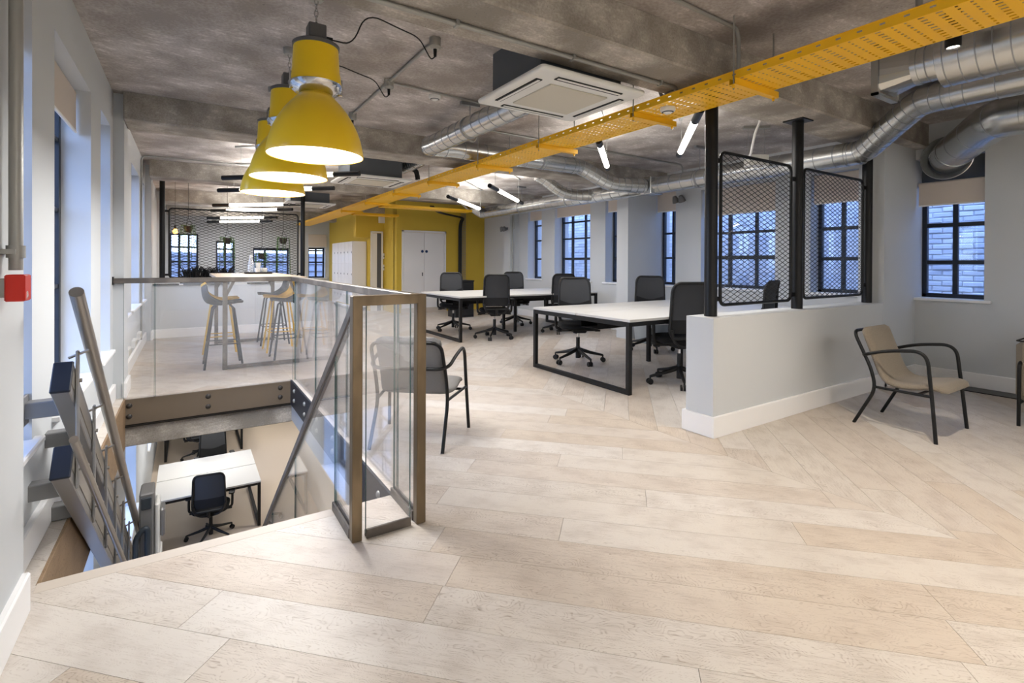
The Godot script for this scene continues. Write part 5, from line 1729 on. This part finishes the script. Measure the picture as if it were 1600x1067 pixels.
# ---------- bar ----------
func stool(label: String, at: Vector3, turn: float, shell: Material, leg: Material, inner: Material) -> void:
	# faces +z
	var t := thing("bar_stool", label, "bar stool", at, turn, "bar stools round the high table")
	var hs := 0.755
	for s in [[-1, 1], [1, 1], [-1, -1], [1, -1]]:
		var g := G.new()
		g.tube([V(s[0] * 0.225, 0, s[1] * 0.20), V(s[0] * 0.125, hs - 0.05, s[1] * 0.11), V(s[0] * 0.09, hs - 0.02, s[1] * 0.08)], 0.0125, 10)
		obj("leg", g, leg, t)
	var g := G.new()
	var q := []
	for s in [[-1, 1], [1, 1], [1, -1], [-1, -1], [-1, 1]]: q.append(V(s[0] * 0.187, 0.285, s[1] * 0.166))
	for i in 4: g.cyl(q[i], q[i + 1], 0.007, 8)
	obj("foot_ring", g, leg, t)
	var f := func(u: float, v: float) -> Vector3:
		# u across, v from the front edge to the top of the back
		var x := (u - 0.5) * 2.0
		var y := 0.0
		var z := 0.0
		if v < 0.6:
			z = 0.21 - v / 0.6 * 0.36
			y = 0.012 * cos(v * 8.0)
		else:
			var w := (v - 0.6) / 0.4
			z = -0.15 - 0.075 * sin(w * PI / 2)
			y = 0.01 + 0.18 * w * w + 0.02 * w
		var half := 0.215 * sqrt(maxf(0.15, 1.0 - pow(absf(v - 0.5) * 1.75, 3.0)))
		return V(x * half, hs + y + x * x * (0.03 + 0.10 * smoothstep(0.3, 0.75, v) * (1.0 - smoothstep(0.85, 1.0, v))), z + x * x * 0.05 * smoothstep(0.5, 1.0, v))
	g = G.new()
	g.sheet(f, 14, 18, 0.010)
	obj("seat_shell", g, shell, t)
	g = G.new()
	g.sheet(func(u, v): return f.call(lerpf(0.05, 0.95, u), lerpf(0.04, 0.985, v)) + V(0, 0.008, 0.004), 12, 16, 0.008)
	obj("seat_lining", g, inner, t)

func build_bar() -> void:
	var t := thing("bar_table", "high bar table with a pale oak top on dark steel hoop legs beyond the stairwell", "table")
	var g := G.new()
	g.loft([G.rrect(V(0.76, 1.055, -7.87), 0.96, 2.62, 0.02), G.rrect(V(0.76, 1.09, -7.87), 0.96, 2.62, 0.02)])
	obj("tabletop", g, mat("bar_top", Color(0.80, 0.71, 0.60), 0.4), t)
	for z in [-6.78, -8.95]:
		g = G.new()
		g.box(V(0.34, 0, z - 0.025), V(0.39, 1.055, z + 0.025), 0.003)
		g.box(V(1.13, 0, z - 0.025), V(1.18, 1.055, z + 0.025), 0.003)
		g.box(V(0.39, 0.01, z - 0.025), V(1.13, 0.05, z + 0.025), 0.003)
		g.bar(V(0.365, 0.85, z), V(0.46, 1.055, z), 0.03, 0.03, Vector3.FORWARD)
		g.bar(V(1.155, 0.85, z), V(1.06, 1.055, z), 0.03, 0.03, Vector3.FORWARD)
		obj("leg_hoop", g, M.rail_steel, t)
	stool("grey bar stool at the near left corner of the high table", V(0.36, 0, -7.08), PI / 2, M.stool_grey, M.stool_leg, M.stool_grey)
	stool("yellow legged bar stool on the left, behind the near left grey stool", V(0.37, 0, -7.80), PI / 2, M.stool_yellow, M.stool_yellow, M.stool_yellow)
	stool("grey bar stool at the near right corner of the high table", V(1.12, 0, -7.20), -PI / 2, M.stool_grey, M.stool_leg, M.stool_grey)
	stool("yellow lined bar stool in the middle of the table's right side", V(1.12, 0, -7.92), -PI / 2, M.stool_yellow, M.stool_yellow, M.stool_yellow)
	stool("grey bar stool at the far right of the high table", V(1.12, 0, -8.62), -PI / 2, M.stool_grey, M.stool_leg, M.stool_grey)
	# tray with carafe and cups
	var y := 1.09
	var tr := thing("serving_tray", "dark serving tray on the far end of the bar table", "tray", V(0.90, y, -8.55))
	obj("base", g1(V(-0.175, 0, -0.12), V(0.175, 0.012, 0.12), 0.004), M.dark_tray, tr)
	g = G.new()
	for s in [-1.0, 1.0]:
		g.box(V(s * 0.175 - 0.006, 0, -0.12), V(s * 0.175 + 0.006, 0.026, 0.12), 0.002)
		g.box(V(-0.175, 0, s * 0.12 - 0.006), V(0.175, 0.026, s * 0.12 + 0.006), 0.002)
	obj("rim", g, M.dark_tray, tr)
	var cf := thing("carafe", "clear glass water carafe on the serving tray", "carafe", V(0.80, y + 0.013, -8.55))
	g = G.new()
	g.lathe([Vector2(0.0, 0.0), Vector2(0.045, 0.0), Vector2(0.048, 0.02), Vector2(0.047, 0.14), Vector2(0.03, 0.19), Vector2(0.026, 0.22), Vector2(0.034, 0.25), Vector2(0.031, 0.25), Vector2(0.023, 0.22), Vector2(0.027, 0.19), Vector2(0.044, 0.138), Vector2(0.045, 0.02), Vector2(0.0, 0.006)], 24)
	obj("vessel", g, M.clear_vessel, cf)
	g = G.new()
	g.lathe([Vector2(0.0, 0.24), Vector2(0.022, 0.24), Vector2(0.024, 0.268), Vector2(0.0, 0.27)], 16)
	obj("stopper", g, M.ceramic, cf)
	for i in 5:
		var p: Vector3 = [V(0.90, 0.013, -8.56), V(0.90, 0.093, -8.56), V(0.98, 0.013, -8.60), V(0.985, 0.013, -8.50), V(0.875, 0.013, -8.46)][i]
		var cup := thing("cup", ["white cup at the bottom of the stack on the tray", "white cup on top of the stacked cup", "white cup at the right back of the tray", "white cup at the right front of the tray", "white cup in front of the carafe"][i], "cup", V(p.x, y + p.y, p.z), i * 1.3, "white cups on the serving tray")
		g = G.new()
		g.lathe([Vector2(0.0, 0.0), Vector2(0.027, 0.0), Vector2(0.036, 0.03), Vector2(0.038, 0.078), Vector2(0.035, 0.078), Vector2(0.033, 0.03), Vector2(0.0, 0.005)], 20)
		obj("bowl", g, M.ceramic, cup)
		g = G.new()
		g.tube(fil([V(0.036, 0.062, 0), V(0.062, 0.06, 0), V(0.058, 0.025, 0), V(0.034, 0.022, 0)], 0.02), 0.004, 6)
		obj("handle", g, M.ceramic, cup)

# ---------- kitchen beyond the mesh ----------
func build_kitchen() -> void:
	for i in 4:
		var at: Vector3 = [V(-0.0, 1.93, -11.6), V(0.66, 1.72, -11.6), V(1.70, 1.75, -11.6), V(1.27, 1.42, -11.4)][i]
		var t := thing("hanging_plant", ["hanging plant before the tall kitchen window", "hanging plant before the middle kitchen window", "hanging plant nearest the right post of the long mesh", "small hanging plant behind the carafe"][i], "hanging plant", at, 0.0, "hanging plants in the kitchen")
		var g := G.new()
		g.lathe([Vector2(0.0, -0.09), Vector2(0.05, -0.09), Vector2(0.075, -0.02), Vector2(0.08, 0.03), Vector2(0.07, 0.03), Vector2(0.0, 0.01)], 18)
		obj("pot", g, M.pot_brown, t)
		g = G.new()
		g.cyl(V(0, 0.2, 0), V(0, CEIL - at.y, 0), 0.004, 6)
		for k in 3: g.cyl(V(0.075 * cos(k * 2.1), 0.03, 0.075 * sin(k * 2.1)), V(0, 0.2, 0), 0.003, 5)
		obj("cord", g, M.black_plastic, t)
		g = G.new()
		for k in 16:
			var a := rng.randf() * TAU
			var d := V(cos(a), 0, sin(a))
			var l := rng.randf_range(0.3, 0.85) * (0.35 if i == 3 else 1.0)
			var p0 := V(0, 0.03, 0) + d * 0.05
			var p1 := d * 0.12 + V(0, 0.05, 0)
			var p2 := d * 0.14 + V(0, -l, 0)
			g.tube(fil([p0, p1, p2], 0.08, 4), 0.003, 4)
			for j in 9:
				var c := p1.lerp(p2, j / 8.0)
				var e := V(rng.randf_range(-1, 1), rng.randf_range(-1, 0.3), rng.randf_range(-1, 1)).normalized() * 0.035
				var s := e.cross(Vector3.UP).normalized() * 0.011
				g.poly([c, c + e * 0.5 + s, c + e, c + e * 0.5 - s], V(0, 1, 0.2))
		obj("trailing_leaves", g, M.leaf, t).set_meta("kind", "stuff")
	var b := thing("bulb_pendant", "small warm glowing bulb pendant left of the hanging plants", "lamp", V(-0.205, 1.84, -11.3))
	var g := G.new()
	g.lathe([Vector2(0.0, -0.05), Vector2(0.03, -0.04), Vector2(0.042, -0.008), Vector2(0.03, 0.03), Vector2(0.015, 0.05)], 18)
	obj("lamp_bulb", g, M.bulb_glow, b)
	g = G.new()
	g.cyl(V(0, 0.05, 0), V(0, 0.11, 0), 0.018, 12)
	g.cyl(V(0, 0.11, 0), V(0, CEIL - 1.84, 0), 0.003, 6)
	obj("holder", g, M.pot_brown, b)
	var o := OmniLight3D.new()
	o.name = "lamp_light"
	o.light_energy = 0.12
	o.light_color = Color(1, 0.65, 0.35)
	o.light_size = 0.03
	o.omni_range = 12.0
	o.omni_attenuation = 2.0
	o.shadow_enabled = true
	b.add_child(o)
	# white lockers in the yellow recess
	for i in 3:
		var k := thing("locker", ["white locker unit nearest the narrow door", "middle white locker unit along the yellow wall", "farthest white locker unit along the yellow wall"][i], "locker", V(3.62, 0, -13.28 - i * 0.72), 0.0, "white lockers in the yellow recess")
		obj("carcass", g1(V(0.0, 0.08, -0.715), V(0.36, 1.83, 0.0), 0.004), M.white_gloss, k)
		obj("plinth", g1(V(0.03, 0, -0.7), V(0.35, 0.08, -0.01)), M.casing_grey, k)
		for r in 3:
			for c in 2:
				var d := obj("door", g1(V(-0.018, 0.095 + r * 0.58, -0.352 - c * 0.355), V(0.0, 0.665 + r * 0.58, -0.008 - c * 0.355), 0.003), M.white_gloss, k)
				obj("lock", g1(V(-0.026, 0.36 + r * 0.58, -0.06 - c * 0.355), V(-0.017, 0.40 + r * 0.58, -0.035 - c * 0.355), 0.002), M.casing_grey, d)
